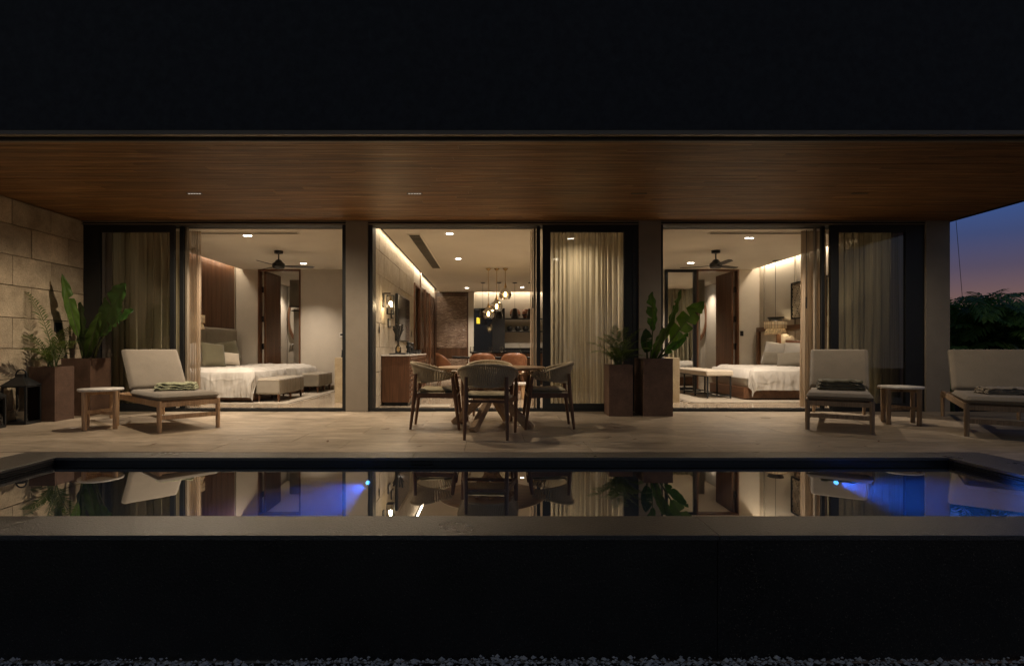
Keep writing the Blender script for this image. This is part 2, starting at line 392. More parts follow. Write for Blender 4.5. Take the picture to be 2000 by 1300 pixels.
def lamp(kind, name, loc, energy, col, parent=None, rot=(0,0,0), size=.05, spot=120, blend=1.0, sx=None, sy=None):
    d = bpy.data.lights.new(name, kind); d.energy = energy; d.color = col
    if kind == 'AREA':
        d.shape = 'RECTANGLE'; d.size = sx; d.size_y = sy
    else: d.shadow_soft_size = size
    if kind == 'SPOT': d.spot_size = R(spot); d.spot_blend = blend
    o = bpy.data.objects.new(name, d); COL.objects.link(o)
    o.rotation_euler = rot
    if parent is not None: o.parent = parent; o.location = Vector(loc) - WLOC(parent)
    else: o.location = loc
    return o

# =================================================================== SETTING
FY = 8.5            # facade plane
ZS = 2.917          # terrace soffit height
ZC = 2.843          # room ceiling height
def solo(mb, name, mat, label, cat, group=None, kind=None, org=None, **k):
    xs = [v[0] for v in mb.v]; ys = [v[1] for v in mb.v]; zs = [v[2] for v in mb.v]
    o = mb.build(name, mat, origin=org or ((min(xs)+max(xs))/2, (min(ys)+max(ys))/2, min(zs)), **k)
    return tag(o, label, cat, group, kind)
def structure(mb, name, mat, **k): return tag(mb.build(name, mat, **k), kind='structure')

# ground around and under everything
structure(MB().add([(-60,-30,-.66),(70,-30,-.66),(70,2.84,-.66),(-60,2.84,-.66)], [(0,1,2,3)]), 'ground', M['earth'])
structure(MB().add([(7.8,2.84,-.25),(70,2.84,-.25),(70,90,-.25),(7.8,90,-.25)], [(0,1,2,3)]), 'garden_ground', M['earth'])
# gravel in front of the pool wall
g = MB(); r2 = random.Random(3)
def pebble(mb, x, y, z, s):
    v = []
    for d in ((1,0,0),(-1,0,0),(0,1,0),(0,-1,0),(0,0,1),(0,0,-1)): v.append((x+d[0]*s*r2.uniform(.6,1.3), y+d[1]*s*r2.uniform(.6,1.2), z+d[2]*s*r2.uniform(.45,.9)))
    mb.add(v, [(0,2,4),(2,1,4),(1,3,4),(3,0,4),(2,0,5),(1,2,5),(3,1,5),(0,3,5)])
for i in range(14000):
    y = 2.85 - abs(r2.gauss(0, .35)); x = r2.uniform(-4.5, 4.5)
    if y < 1.2: continue
    s = r2.choice((.005,.007,.009,.012,.018 if r2.random() < .3 else .008))
    pebble(g, x, y, -.655 + s*.3 + r2.random()*.018 + .02*n3(x*2, y*2), s)
tag(g.build('gravel', M['gravel']), 'pale crushed gravel strip at the foot of the black pool wall', 'gravel', kind='stuff')

# terrace of travertine pavers
ter = tag(MB().box(-6.3, 8.0, 5.12, 8.46, -.2, -.035).build('terrace', M['gap']), kind='structure')
MB().box(4.51, 8.0, 2.85, 5.12, -.2, -.035).build('paving_bed', M['gap'], ter)
MB().box(-9, -4.31, 2.85, 5.12, -.2, -.035).build('paving_bed', M['gap'], ter)
def pavers(x0, x1, y0, y1, L, D, seed):
    r = random.Random(seed); y = y0; row = 0
    while y < y1 - .02:
        ye = min(y + D, y1); x = x0 - (L*.5 if row % 2 else 0)
        while x < x1 - .02:
            a, b = max(x, x0), min(x + L, x1)
            if b - a > .03:
                dz = r.uniform(-.0012, .0012)
                MB().box(a+.0015, b-.0015, y+.0015, ye-.0015, -.035, dz).build('paver', M['travertine'], ter, bevel=.0015, seg=1)
            x += L
        y = ye; row += 1
pavers(-6.257, 8.0, 5.125, 8.46, 1.2, .56, 1)
pavers(4.515, 8.0, 2.85, 5.12, 1.2, .56, 2)
pavers(-8.8, -4.315, 2.85, 5.12, 1.2, .56, 3)

# ------------------------------------------------------------------- pool
pool = thing('swimming_pool', 'narrow raised plunge pool clad in black granite in front of the terrace', 'swimming pool', (0, 3.9, 0))
WZ = -.063
b = MB(); b.box(-3.95, 4.13, 2.97, 3.0, -1.4, -.03); b.box(-3.95, 4.13, 4.88, 5.1, -1.4, -.03)
b.box(-4.2, -3.86, 3.0, 4.88, -1.4, -.03); b.box(4.04, 4.4, 3.0, 4.88, -1.4, -.03); b.box(-3.95, 4.13, 3.0, 4.88, -1.5, -1.4)
b.build('basin', M['pool_plaster'], pool, W=True)
# coping slabs
def slab(x0, x1, y0, y1, z=0, name='coping_slab', th=.026):
    MB().box(x0+.001, x1-.001, y0, y1, z-th, z).build(name, M['granite'], pool, W=True, bevel=.002, seg=1)
for a, c in ((-6.3,-2.58),(-2.58,1.165),(1.165,4.92),(4.92,8.0)): slab(a, c, 2.826, 3.157)
for a, c in zip([-3.84,-2.25,-.7,.85,2.4], [-2.25,-.7,.85,2.4,4.02]): slab(a, c, 4.86, 5.12)
for a, c in ((3.157,4.1),(4.1,5.12)):
    slab(-4.31, -3.84, a+.001, c-.001); slab(4.02, 4.51, a+.001, c-.001)
# slot rails just under the end copings
for z in (-.034, -.050):
    MB().box(-3.90, -3.835, 3.16, 4.86, z-.008, z).build('edge_rail', M['black_metal'], pool, W=True)
    MB().box(4.015, 4.08, 3.16, 4.86, z-.008, z).build('edge_rail', M['black_metal'], pool, W=True)
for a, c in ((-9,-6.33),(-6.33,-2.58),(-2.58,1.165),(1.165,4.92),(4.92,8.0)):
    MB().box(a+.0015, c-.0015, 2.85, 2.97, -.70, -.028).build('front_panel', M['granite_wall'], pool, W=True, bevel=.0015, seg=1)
sk = MB().box(-.71, -.52, 4.868, 4.882, -.055, -.035); sk.build('skimmer_slot', M['fridge'], pool, W=True)
w = MB().box(-3.86, 4.04, 3.0, 4.88, -1.4, WZ); tag(w.build('pool_water', M['water']), kind='structure')
PCOL = (.03, .20, 1.0)
for i, (px, tx, lb) in enumerate(((718, -.38, 'round underwater pool light glowing blue below the left bedroom column'), (1633, .95, 'round underwater pool light glowing blue below the right lounge chair'))):
    X = fx(px, 4.86); t = thing('pool_light', lb, 'pool light', (X, 4.87, -.22), 0, 'underwater pool lights')
    MB().lathe([(.001,0),(.04,0),(.04,0),(.045,.012),(.0451,.02)], n=20).xf(Matrix.Rotation(R(90), 4, 'X')).build('housing', M['black_metal'], t)
    MB().lathe([(.001,.0215),(.016,.021),(.016,.0)], n=20).xf(Matrix.Rotation(R(90), 4, 'X')).build('lens', emit('pool_lens%d' % i, (.1,.45,1), 9), t)
    d = Vector((tx, -1.0, -.10)); q = d.to_track_quat('-Z', 'Y').to_euler()
    lamp('SPOT', 'pool_spot', (X, 4.82, -.22), (260, 430)[i], PCOL, t, q, .02, (46, 52)[i], 1.0)

# ------------------------------------------------------------------- villa
villa = thing('villa', 'modern single storey villa with dark wood soffit and full height sliding doors', 'house', (0, FY, 0))
def vp(mb, name, mat, parent=villa, **k): return mb.build(name, mat, parent, W=True, **k)
vp(MB().box(-9.5, 7.05, 5.10, 19.2, 2.972, 8.0), 'upper_wall', M['upper'])
vp(MB().box(-9.5, 7.05, 5.103, 5.155, 2.932, 2.971), 'fascia_trim', M['bronze_metal'])
vp(MB().box(-9.5, 7.045, 5.156, 5.204, 2.950, 2.971), 'shadow_gap', M['gap'])
vp(MB().box(-9.5, 7.05, 5.205, 5.240, 2.908, 2.971), 'fascia_trim', M['bronze_metal'])
vp(MB().box(7.03, 7.06, 5.24, 8.6, 2.905, 2.970), 'edge_trim', M['black_metal'])
sof = vp(MB().box(-6.6, 7.03, 5.241, 8.6, 2.9225, 2.971), 'soffit', M['soffit_back'])
r = random.Random(11); y = 5.243; row = 0
while y < 8.44:
    x = -6.257 - r.uniform(0, 2.2); dz = r.uniform(-.001, .001)
    while x < 7.02:
        L = 2.44; a, c = max(x, -6.257), min(x+L, 7.025)
        if c - a > .05: vp(MB().box(a+.0012, c-.0012, y+.003, min(y+.104, 8.44)-.003, ZS+r.uniform(0,.0016), 2.9222), 'plank', M['soffit'], sof)
        x += L
    y += .104; row += 1
# columns
for x0, x1 in ((-2.227,-1.889),(2.251,2.589),(6.634,7.0)):
    vp(MB().box(x0, x1, 8.44, 8.72, 0, ZS-.003), 'column', M['columnplaster'], bevel=.004)
# head track and floor tracks of the three openings
for x0, x1 in ((-6.255,-2.229),(-1.887,2.249),(2.591,6.632)):
    hb = vp(MB().box(x0, x1, 8.46, 8.72, 2.852, 2.938), 'head_track', M['black_metal'])
    vp(MB().box(x0, x1, 8.435, 8.459, 2.893, 2.914), 'lip', M['bronze_metal'], hb)
    vp(MB().box(x0, x1, 8.435, 8.459, 2.858, 2.868), 'lip', M['bronze_metal'], hb)
    ft = vp(MB().box(x0, x1, 8.46, 8.74, -.05, .012), 'floor_track', M['black_metal'])
    for yy in (8.47, 8.56, 8.65): vp(MB().box(x0, x1, yy, yy+.022, .012, .036), 'rail', M['black_metal'], ft)
# black edge posts beside the columns
for x0, x1 in ((-2.285,-2.229),(-1.887,-1.82),(2.591,2.625),(2.16,2.249)):
    vp(MB().box(x0, x1, 8.465, 8.70, .03, 2.852), 'jamb_post', M['black_metal'])

def sliding(x0, x1, Y, ls, rs, handle=None, lab=None):
    d = vp(MB().box(x0, x0+ls, Y, Y+.05, .04, 2.85), 'sliding_door', M['black_metal'], label=lab)
    vp(MB().box(x1-rs, x1, Y, Y+.05, .04, 2.85), 'stile', M['black_metal'], d, bevel=.003)
    vp(MB().box(x0+ls, x1-rs, Y+.001, Y+.049, 2.745, 2.85), 'top_rail', M['black_metal'], d)
    vp(MB().box(x0+ls, x1-rs, Y+.001, Y+.049, .04, .12), 'bottom_rail', M['black_metal'], d)
    vp(MB().box(x0+ls, x1-rs, Y+.02, Y+.028, .12, 2.745), 'pane', M['glass'], d)
    if handle: vp(MB().box(handle, handle+.018, Y-.03, Y, 1.05, 1.35), 'handle', M['black_metal'], d, bevel=.004)
sliding(-6.25, -4.86, 8.47, .25, .07)
vp(MB().box(-4.83, -4.77, 8.56, 8.61, .04, 2.85), 'stile', M['black_metal'])
vp(MB().box(-4.765, -4.735, 8.60, 8.66, .04, 2.85), 'stile', M['bronze_metal'])
sliding(.785, 2.249, 8.47, .12, .22)
vp(MB().box(.70, .755, 8.56, 8.61, .04, 2.85), 'stile', M['black_metal']); vp(MB().box(.66, .69, 8.64, 8.68, .04, 2.85), 'stile', M['bronze_metal'])
sliding(5.20, 6.632, 8.47, .12, .29)
vp(MB().box(5.11, 5.16, 8.56, 8.61, .04, 2.85), 'stile', M['black_metal']); vp(MB().box(5.05, 5.08, 8.64, 8.68, .04, 2.85), 'stile', M['bronze_metal'])

# stone garden wall on the left
sw = thing('stone_wall', 'warm beige limestone block wall closing the left end of the terrace', 'wall', (-6.45, 7, 0))
MB().box(-6.7, -6.30, 5.26, 8.62, -.1, 2.936).build('wall_core', M['gap'], sw, W=True)
zc = [-.02, .16, .56, .96, 1.365, 1.785, 2.18, 2.58, ZS-.003]
odd = [5.26, 5.65, 6.21, 6.87, 7.525, 8.17, 8.62]; even = [5.26, 5.9, 6.55, 7.22, 7.857, 8.62]
r = random.Random(5)
for i in range(len(zc)-1):
    ys = (even, odd)[(len(zc)-2-i) % 2]
    for a, c in zip(ys[:-1], ys[1:]):
        MB().box(-6.31, -6.257+r.uniform(-.006,.006), a+.004, c-.004, zc[i]+.004, zc[i+1]-.004).build('stone', M['limestone'], sw, W=True, bevel=.004, seg=1)

# ---------------- rooms
def wallbox(name, x0, x1, y0, y1, z0, z1, mat='plaster'): return structure(MB().box(x0, x1, y0, y1, z0, z1), name, M[mat])
# floors (polished stone tiles)
fl = structure(MB().box(-6.3, 7.0, 8.74, 18.6, -.2, -.012), 'room_floor', M['gap'])
def tiles(x0, x1, y0, y1, L, D):
    y = y0; row = 0
    while y < y1-.02:
        ye = min(y+D, y1); x = x0 - (L*.5 if row % 2 else 0)
        while x < x1-.02:
            a, c = max(x, x0), min(x+L, x1)
            if c-a > .03: MB().box(a+.0008, c-.0008, y+.0008, ye-.0008, -.012, 0).build('floor_tile', M['travertine_in'], fl)
            x += L
        y = ye; row += 1
tiles(-6.05, -2.25, 8.74, 13.1, 1.2, .6); tiles(2.6, 6.35, 8.74, 13.1, 1.2, .6); tiles(-1.86, 2.25, 8.74, 18.5, 1.2, .6)
tiles(-6.05, -3.2, 13.25, 16.4, 1.2, .6); tiles(3.4, 6.35, 13.25, 16.4, 1.2, .6)
# ceilings: slab with open coves; a lid above
wallbox('ceiling_slab', -6.3, 7.0, 8.72, 18.7, 3.02, 3.14, 'ceiling')
def ceiling(name, x0, x1, y0, y1): return structure(MB().box(x0, x1, y0, y1, ZC, ZC+.06), name, M['ceiling'])
ceiling('left_bedroom_ceiling', -5.92, -2.25, 8.73, 13.1)
ceiling('living_room_ceiling', -1.72, 2.25, 8.73, 18.28)
ceiling('right_bedroom_ceiling', 2.6, 6.19, 8.73, 13.1)
# side walls and partitions
wallbox('left_bedroom_side_wall', -6.25, -6.07, 9.1, 16.6, 0, 3.02, 'wallpaper')
wallbox('left_partition_wall', -2.25, -1.91, 8.74, 13.25, 0, 3.02, 'wallpaper')
wallbox('right_partition_wall', 2.25, 2.6, 8.74, 18.6, 0, 3.02)
wallbox('right_bedroom_side_wall', 6.35, 6.6, 9.1, 16.6, 0, 3.02, 'plaster')
wallbox('left_bedroom_back_wall', -6.05, -5.53, 13.1, 13.25, 0, 3.02, 'wallpaper')
wallbox('left_bedroom_back_wall', -4.52, -2.25, 13.1, 13.25, 0, 3.02, 'wallpaper')
wallbox('right_bedroom_back_wall', 2.6, 4.10, 13.1, 13.25, 0, 3.02, 'wallpaper')
wallbox('right_bedroom_back_wall', 4.10, 4.86, 13.14, 13.25, 0, 3.02, 'wallpaper')
wallbox('right_bedroom_back_wall', 5.86, 6.35, 13.1, 13.25, 0, 3.02, 'wallpaper')
# living room back wall and far left return
wallbox('living_room_back_wall', -1.9, 2.25, 18.5, 18.7, 0, 3.02, 'plaster')
wallbox('kitchen_wall_pier', -.76, -.58, 18.1, 18.5, 0, 2.95, 'plaster')
# corridor behind the doorway in the stone wall
wallbox('corridor_wall', -3.2, -1.9, 14.35, 14.5, 0, 3.02, 'plaster')
# bathrooms
for s, x0, x1 in ((-1, -6.05, -3.2), (1, 3.4, 6.35)):
    nm = 'left' if s < 0 else 'right'
    wallbox(nm+'_bathroom_back_wall', x0, x1, 16.4, 16.55, 0, 3.02)
    wallbox(nm+'_bathroom_inner_wall', (x1 if s < 0 else x0-.15), (x1+.15 if s < 0 else x0), 13.25, 16.4, 0, 3.02)
    wallbox(nm+'_bathroom_ceiling', x0, x1, 13.25, 16.4, ZC-.02, ZC+.03, 'ceiling')

# stone cladding on the living room wall
lw = structure(MB().box(-1.91, -1.885, 8.74, 13.3, 0, 3.0), 'living_room_stone_wall', M['gap'])
zs = [0, .18, .585, .985, 1.385, 1.785, 2.185, 2.585, 2.99]; r = random.Random(8)
for i in range(8):
    ys = [8.74]; y = 8.74 + (.45 if i % 2 else .85)
    while y < 13.1: ys.append(y); y += r.uniform(.75, .95)
    ys.append(13.27)
    if ys[-1]-ys[-2] < .25: ys.pop(-2)
    for a, c in zip(ys[:-1], ys[1:]):
        MB().box(-1.89, -1.86+r.uniform(-.006,.006), a+.002, c-.002, zs[i]+.002, zs[i+1]-.002).build('stone_block', M['limestone_in'], lw, bevel=.003, seg=1)
# dark glossy wood wall beyond the doorway
ww = structure(MB().box(-1.95, -1.90, 14.35, 18.5, 0, 3.0), 'wood_panel_wall', M['gloss_wood'])
y = 14.36
for wd, mt in ((.16,'walnut'),(.95,'gloss_wood'),(.10,'walnut'),(1.0,'gloss_wood'),(.12,'walnut'),(.95,'gloss_wood'),(.7,'gloss_wood')):
    MB().box(-1.90, -1.84 if mt == 'walnut' else -1.87, y+.004, y+wd-.004, 0, 2.62 if mt != 'walnut' or y > 14.5 else 2.99).build('wood_panel', M[mt], ww, bevel=.003, seg=1); y += wd
wallbox('living_room_wall_band', -1.92, -1.895, 14.35, 18.5, 2.62, 3.02, 'plaster')
dw = MB(); dw.box(-1.91, -1.83, 13.275, 13.33, 0, 2.55); dw.box(-1.91, -1.83, 14.27, 14.35, 0, 2.55); dw.box(-1.91, -1.83, 13.33, 14.27, 2.50, 2.55)
dw.build('doorway_frame', M['walnut'], villa, W=True)
vp(MB().box(-1.91, -1.862, 13.275, 14.35, 2.55, 3.0), 'doorway_lintel', M['plaster'])
# wall fluting behind the left headboard
ps = vp(MB().box(-6.069, -6.06, 8.9, 13.0, .3, 3.0), 'fluted_wood_wall', M['walnut'], kind=None)
f = MB(); y = 8.92
while y < 12.97: f.box(-6.0601, -6.045, y, y+.042, .3, 3.0); y += .056
f.build('flute_slats', M['walnut'], ps, kind='stuff')
# pocket fascia and cove lights
def cove(loc, rot, sx, sy, e, col=COVE, nm='cove_light'): return lamp('AREA', nm, loc, e, col, None, rot, sx=sx, sy=sy)
def led(name, lab, x0, x1, y0, y1, z0, z1):
    o = solo(MB().box(x0, x1, y0, y1, z0, z1), name, M['strip'], lab, 'strip light', 'hidden cove light strips'); return o
led('light_strip', 'warm hidden light strip along the fluted wood bedroom wall', -5.94, -5.925, 9.7, 13.0, 2.93, 2.945)
led('light_strip', 'warm hidden light strip washing the living room stone wall', -1.74, -1.725, 9.0, 18.3, 2.93, 2.945)
led('light_strip', 'warm hidden light strip above the art on the cream bedroom wall', 6.195, 6.21, 9.7, 13.0, 2.93, 2.945)
led('light_strip', 'warm hidden light strip above the kitchen shelves', -1.6, 2.2, 18.29, 18.305, 2.93, 2.945)
cove((-5.985, 11.3, 2.95), (0, R(12), 0), .05, 3.4, 17)
cove((-1.79, 13.6, 2.95), (0, R(10), 0), .05, 9.4, 40)
cove((6.27, 11.3, 2.95), (0, R(-12), 0), .05, 3.4, 26)
cove((.4, 18.39, 2.95), (R(-8), 0, 0), 3.8, .05, 30)
for a, c in ((-4.6,-2.3),(-1.8,2.2),(2.65,4.9)): cove(((a+c)/2, 8.70, 3.0), (0,0,0), c-a, .03, 1.1*(c-a), nm='pocket_light')

# ---------------- interior doors (seen swung open)
def swing_door(hx, s, lab):
    # door leaf opens back into the bathroom, at 90 degrees to the wall
    d = vp(MB().box(min(hx, hx+s*.05), max(hx, hx+s*.05), 13.22, 14.15, .01, ZC-.03), 'door', M['walnut'], bevel=.003, label=lab)
    hs = MB(); hs.tube([(hx+s*.05, 14.06, 1.0), (hx+s*.10, 14.06, 1.0), (hx+s*.10, 13.94, 1.0)], .009); vp(hs, 'handle', M['darkpot'], d)
    for z in (.25, .95, 1.6, 2.3): vp(MB().box(min(hx-s*.03, hx), max(hx-s*.03, hx), 13.16, 13.22, z, z+.14), 'hinge', M['fridge'], d)
swing_door(-5.44, 1, 'walnut door swung open into the left bathroom')
swing_door(5.79, -1, 'walnut door swung open into the right bathroom')
for x0, x1 in ((-5.53, -4.52), (4.86, 5.86)):
    f = MB(); f.box(x0, x0+.035, 13.08, 13.26, 0, ZC); f.box(x1-.035, x1, 13.08, 13.26, 0, ZC); f.box(x0+.035, x1-.035, 13.081, 13.26, ZC-.035, ZC)
    vp(f, 'door_frame', M['walnut'])
# bathroom joinery
BATH = []
for s in (-1, 1):
    a = (-5.35, -4.97) if s < 0 else (5.30, 5.70)
    x0, x1 = (-5.44, -5.02) if s < 0 else (5.30, 5.74)
    wc = thing('wall_cabinet', 'grey upper cabinet inside the %s bathroom doorway' % ('left' if s < 0 else 'right'), 'cabinet', ((x0+x1)/2, 15.1, 2.08), group='bathroom wall cabinets')
    MB().box(x0, x1, 14.9, 15.4, 2.10, 2.82).build('cabinet_body', M['grey_fabric'], wc, W=True); MB().box(x0, x1, 14.88, 14.9, 2.08, 2.11).build('shelf_edge', M['black_metal'], wc, W=True)
    cl = thing('closet', 'cream closet panel inside the %s bathroom doorway' % ('left' if s < 0 else 'right'), 'closet', ((x0+x1)/2, 15.4, 0), group='bathroom closets')
    MB().box(x0, x1-.003, 15.2, 15.5, 0, 2.06).build('closet_body', M['plaster'], cl, W=True)
    MB().box(x0, x1, 15.02, 15.06, 1.985, 2.01).build('closet_rail', M['black_metal'], cl, W=True)
    vx = x1+.06 if s < 0 else x0-.36
    va = thing('vanity', 'walnut vanity with stone top inside the %s bathroom' % ('left' if s < 0 else 'right'), 'vanity', (vx+.15, 15.9, 0), group='bathroom vanities')
    MB().box(vx, vx+.6 if s < 0 else vx+.34, 15.7, 16.38, .2, .84).build('vanity_body', M['walnut'], va, W=True)
    MB().box(vx, vx+.6 if s < 0 else vx+.34, 15.68, 16.385, .84, 1.10).build('vanity_top', M['marble'], va, W=True, bevel=.004)
    mx = at(579 if s < 0 else 1364, 620, 16.3)
    mo = thing('oval_mirror', 'tall oval wood framed mirror in the %s bathroom' % ('left' if s < 0 else 'right'), 'mirror', (mx.x, 16.38, mx.z), group='bathroom mirrors')
    P = MB(); RM = Matrix.Rotation(R(90), 4, 'X')
    P.lathe([(.22,0),(.22,0),(.27,0),(.27,0),(.27,.05),(.27,.05),(.22,.05),(.22,.05),(.22,0)], n=36).xf(RM @ Matrix.Diagonal((1,2.6,1,1))); P.build('mirror_frame', M['walnut'], mo)
    MB().disc((0,0,.02), .221, 36).xf(RM @ Matrix.Diagonal((1,2.6,1,1))).build('mirror_glass', M['mirror'], mo)
    tw = at(573 if s < 0 else 1366.5, 684, 15.9)
    if s < 0:
        f = MB().grid(lambda u, v: (tw.x-.06+u*.13+.01*math.sin(v*7), 15.74+.02*math.cos(u*9), tw.z+.17-v*.22+.03*u), 6, 6)
        solo(f, 'hand_towel', M['linen'], 'folded white hand towel on the bathroom vanity', 'towel', solid=.02)
    BATH.append((s, (-4.35 if s < 0 else 4.65), 14.9)); BATH.append((s, mx.x + (.1 if s < 0 else -.1), 15.9))

# ---------------- recessed ceiling lights
def downlight(x, y, z, lab, energy, dirn=(0,0), ang=112, col=WARM, outdoor=False, lens=True, w=.075, grp='recessed ceiling downlights'):
    t = thing('ceiling_downlight' if not outdoor else 'soffit_downlight', lab, 'ceiling light', (x, y, z), 0, grp)
    if outdoor:
        MB().box(-.10, .10, -.02, .02, -.003, .012).build('trim', M['black_metal'], t)
        for k in range(5): MB().box(-.080+k*.034, -.056+k*.034, -.009, .009, -.0045, -.003).build('lens', M['lens_soft'] if lens else M['darkpot'], t)
    else:
        MB().box(-w, w, -w*.6, w*.6, -.004, .01).build('trim', M['white_plastic'], t)
        for s in (-1, 1): MB().box(s*w*.48-.026, s*w*.48+.026, -.026, .026, -.006, -.003).build('lens', M['lens'], t)
    if energy:
        e = Vector((dirn[0], dirn[1], -1)).to_track_quat('-Z', 'Y').to_euler()
        lamp('SPOT', 'downlight_beam', (x, y, z-.03), energy, col, t, e, .03, ang if ang != 112 or not outdoor else 166, .6 if outdoor else 1.0)
    return t
DLE = 290
downlight(-3.75, 6.98, ZS, 'slim lit downlight in the wood soffit above the left lounge chair', 225, outdoor=True, col=DECKC, grp='soffit downlights')
downlight(-.97, 6.98, ZS, 'slim lit downlight in the wood soffit above the dining table', 135, ang=132, outdoor=True, col=DECKC, grp='soffit downlights')
downlight(1.86, 6.98, ZS, 'slim unlit downlight in the wood soffit left of the banana plant', 0, outdoor=True, lens=False, grp='soffit downlights')
downlight(4.65, 6.98, ZS, 'slim dim downlight in the wood soffit above the right lounge chair', 75, outdoor=True, lens=False, col=DECKC, grp='soffit downlights')
for x, y, lab in ((-4.06,9.2,'bright twin downlight in the left bedroom ceiling near the doors'), (-4.15,12.2,'bright twin downlight in the left bedroom ceiling beyond the fan'),
                  (4.38,9.4,'bright twin downlight in the right bedroom ceiling near the doors'), (4.36,12.1,'bright twin downlight in the right bedroom ceiling beyond the fan')):
    downlight(x, y, ZC, lab, DLE*(1.75 if y < 10 else .85), ang=(120 if y < 10 else 100))
for px, py, lab in ((878,456,'square downlight nearest the doors in the living room ceiling'), (895,505,'square downlight in the middle of the living room ceiling'),
                    (912,562,'small downlight in front of the textured panel'), (1020,561,'small downlight above the kitchen shelves')):
    Y = (ZC-EYE)*FPX/(YH-py); downlight(fx(px, Y), Y, ZC, lab, DLE*(.75 if py < 520 else 1.1), w=.05)

for s_, x_, y_ in BATH:
    side_ = 'left' if s_ < 0 else 'right'
    downlight(x_, y_, ZC-.022, 'added unseen ceiling light %s the %s bathroom' % ('just inside' if y_ < 15 else 'over the vanity at the back of', side_), 120, w=.045)  # added lamps out of sight past the doorways, standing in for bathroom light
downlight(1.35, 9.45, ZC, 'added unseen downlight behind the cream curtain nearest the terrace', 210, ang=150, w=.05)  # added lamp kept out of view, lights the curtain from inside
downlight(1.35, 11.6, ZC, 'added unseen downlight behind the cream curtain over the indoor dining chairs', DLE, w=.05)  # another added lamp out of view, stands in for general room light
# ---------------- ceiling vents
def vent(x0, x1, y0, y1, lab, n, along='y'):
    t = thing('ceiling_vent', lab, 'vent', ((x0+x1)/2, (y0+y1)/2, ZC-.012))
    MB().box(x0, x1, y0, y1, ZC-.004, ZC-.001).build('backing', M['gap'], t, W=True)
    f = MB(); f.box(x0-.02, x0, y0-.02, y1+.02, ZC-.014, ZC-.001); f.box(x1, x1+.02, y0-.02, y1+.02, ZC-.014, ZC-.001)
    f.box(x0, x1, y0-.02, y0, ZC-.014, ZC-.001); f.box(x0, x1, y1, y1+.02, ZC-.014, ZC-.001); f.build('vent_frame', M['ceiling'], t, W=True)
    for k in range(n):
        if along == 'y':
            a = y0+(y1-y0)*(k+.5)/n; MB().box(x0, x1, a-.012, a+.012, ZC-.011, ZC-.005).build('slat', M['grey_fabric'], t, W=True)
        else:
            a = y0+(y1-y0)*(k+.5)/n; MB().box(x0, x1, a-.006, a+.006, ZC-.011, ZC-.005).build('slat', M['bronze_metal'], t, W=True)
vent(-1.37, -1.19, 9.1, 12.9, 'long louvred grille in the living room ceiling beside the stone wall', 34)
vent(-5.2, -3.15, 8.93, 9.03, 'slim linear slot diffuser in the left bedroom ceiling', 3, 'x')
vent(3.55, 5.6, 8.93, 9.03, 'slim linear slot diffuser in the right bedroom ceiling', 3, 'x')

# ---------------- ceiling fans
def fan(x, y, lab, a0):
    t = thing('ceiling_fan', lab, 'ceiling fan', (x, y, ZC), 0, 'bedroom ceiling fans')
    MB().lathe([(.001,0),(.085,0),(.085,0),(.08,-.05),(.08,-.05),(.03,-.062),(.001,-.062)], n=24).build('mount', M['darkpot'], t)
    MB().tube([(0,0,-.05),(0,0,-.19)], .014).build('rod', M['darkpot'], t)
    MB().lathe([(.03,-.17),(.05,-.18),(.075,-.215),(.10,-.235),(.118,-.25),(.118,-.30),(.118,-.30),(.10,-.335),(.07,-.345),(.001,-.345)], n=28).build('motor', M['darkpot'], t)
    for k in range(3):
        a = a0 + k*2*math.pi/3; m = MB()
        m.add([(.09,-.03,-.285),(.25,-.062,-.280),(.62,-.05,-.275),(.66,.0,-.285),(.62,.045,-.297),(.25,.05,-.30),(.09,.03,-.295)], [(0,1,2,3,4,5,6)])
        m.xf(Matrix.Rotation(a, 4, 'Z')); m.build('blade', M['darkpot'], t, solid=.008)
fan(-4.10, 10.65, 'dark three blade ceiling fan in the left bedroom', .3)
fan(4.30, 10.6, 'dark three blade ceiling fan in the right bedroom', .55)

# ---------------- curtains
def curtain(x0, x1, Y, lab, mat, folds, amp, seed, z0=.03, z1=2.98, name='curtain'):
    r = random.Random(seed); ph = [r.uniform(-.5,.5) for _ in range(folds+2)]; am = [r.uniform(.6,1.2) for _ in range(folds+2)]
    def fn(u, v):
        u0 = u; u = u + .030*math.sin(9*u+seed)*math.sin(math.pi*u) + .014*math.sin(23*u+seed*2)*math.sin(math.pi*u)
        q = u0*folds; k = int(min(q, folds-1e-4)); fr = q-k
        a = am[k]*(1-fr)+am[k+1]*fr; p = ph[k]*(1-fr)+ph[k+1]*fr
        z = z0+(z1-z0)*v; fl = 1.0 - .45*v
        s = math.sin(2*math.pi*q + p + .25*math.sin(v*3+k))
        return (x0+(x1-x0)*u + .25*amp*math.sin(4*math.pi*q+p)*fl, Y + amp*a*s*fl + .006*math.sin(17*u+5*v), z)
    return solo(MB().grid(fn, folds*10, 14), name, M[mat], lab, 'curtain')
curtain(-6.24, -4.93, 8.86, 'grey green pleated curtain behind the left closed glass door', 'curtain_green', 12, .065, 1)
curtain(-4.90, -4.66, 8.86, 'warm beige sheer curtain gathered at the left bedroom opening', 'curtain_sheer', 6, .05, 2)
curtain(.93, 2.2, 8.88, 'cream sheer curtain glowing behind the middle glass door', 'curtain_lit', 16, .060, 3)
curtain(.62, .72, 8.86, 'narrow edge of cream curtain at the living room opening', 'curtain_sheer', 3, .03, 4)
curtain(4.96, 5.36, 8.86, 'brown beige curtain gathered at the right bedroom opening', 'curtain_beige', 7, .055, 5)
curtain(5.40, 6.62, 8.86, 'dark grey green pleated curtain behind the right closed glass door', 'curtain_green', 10, .078, 6)
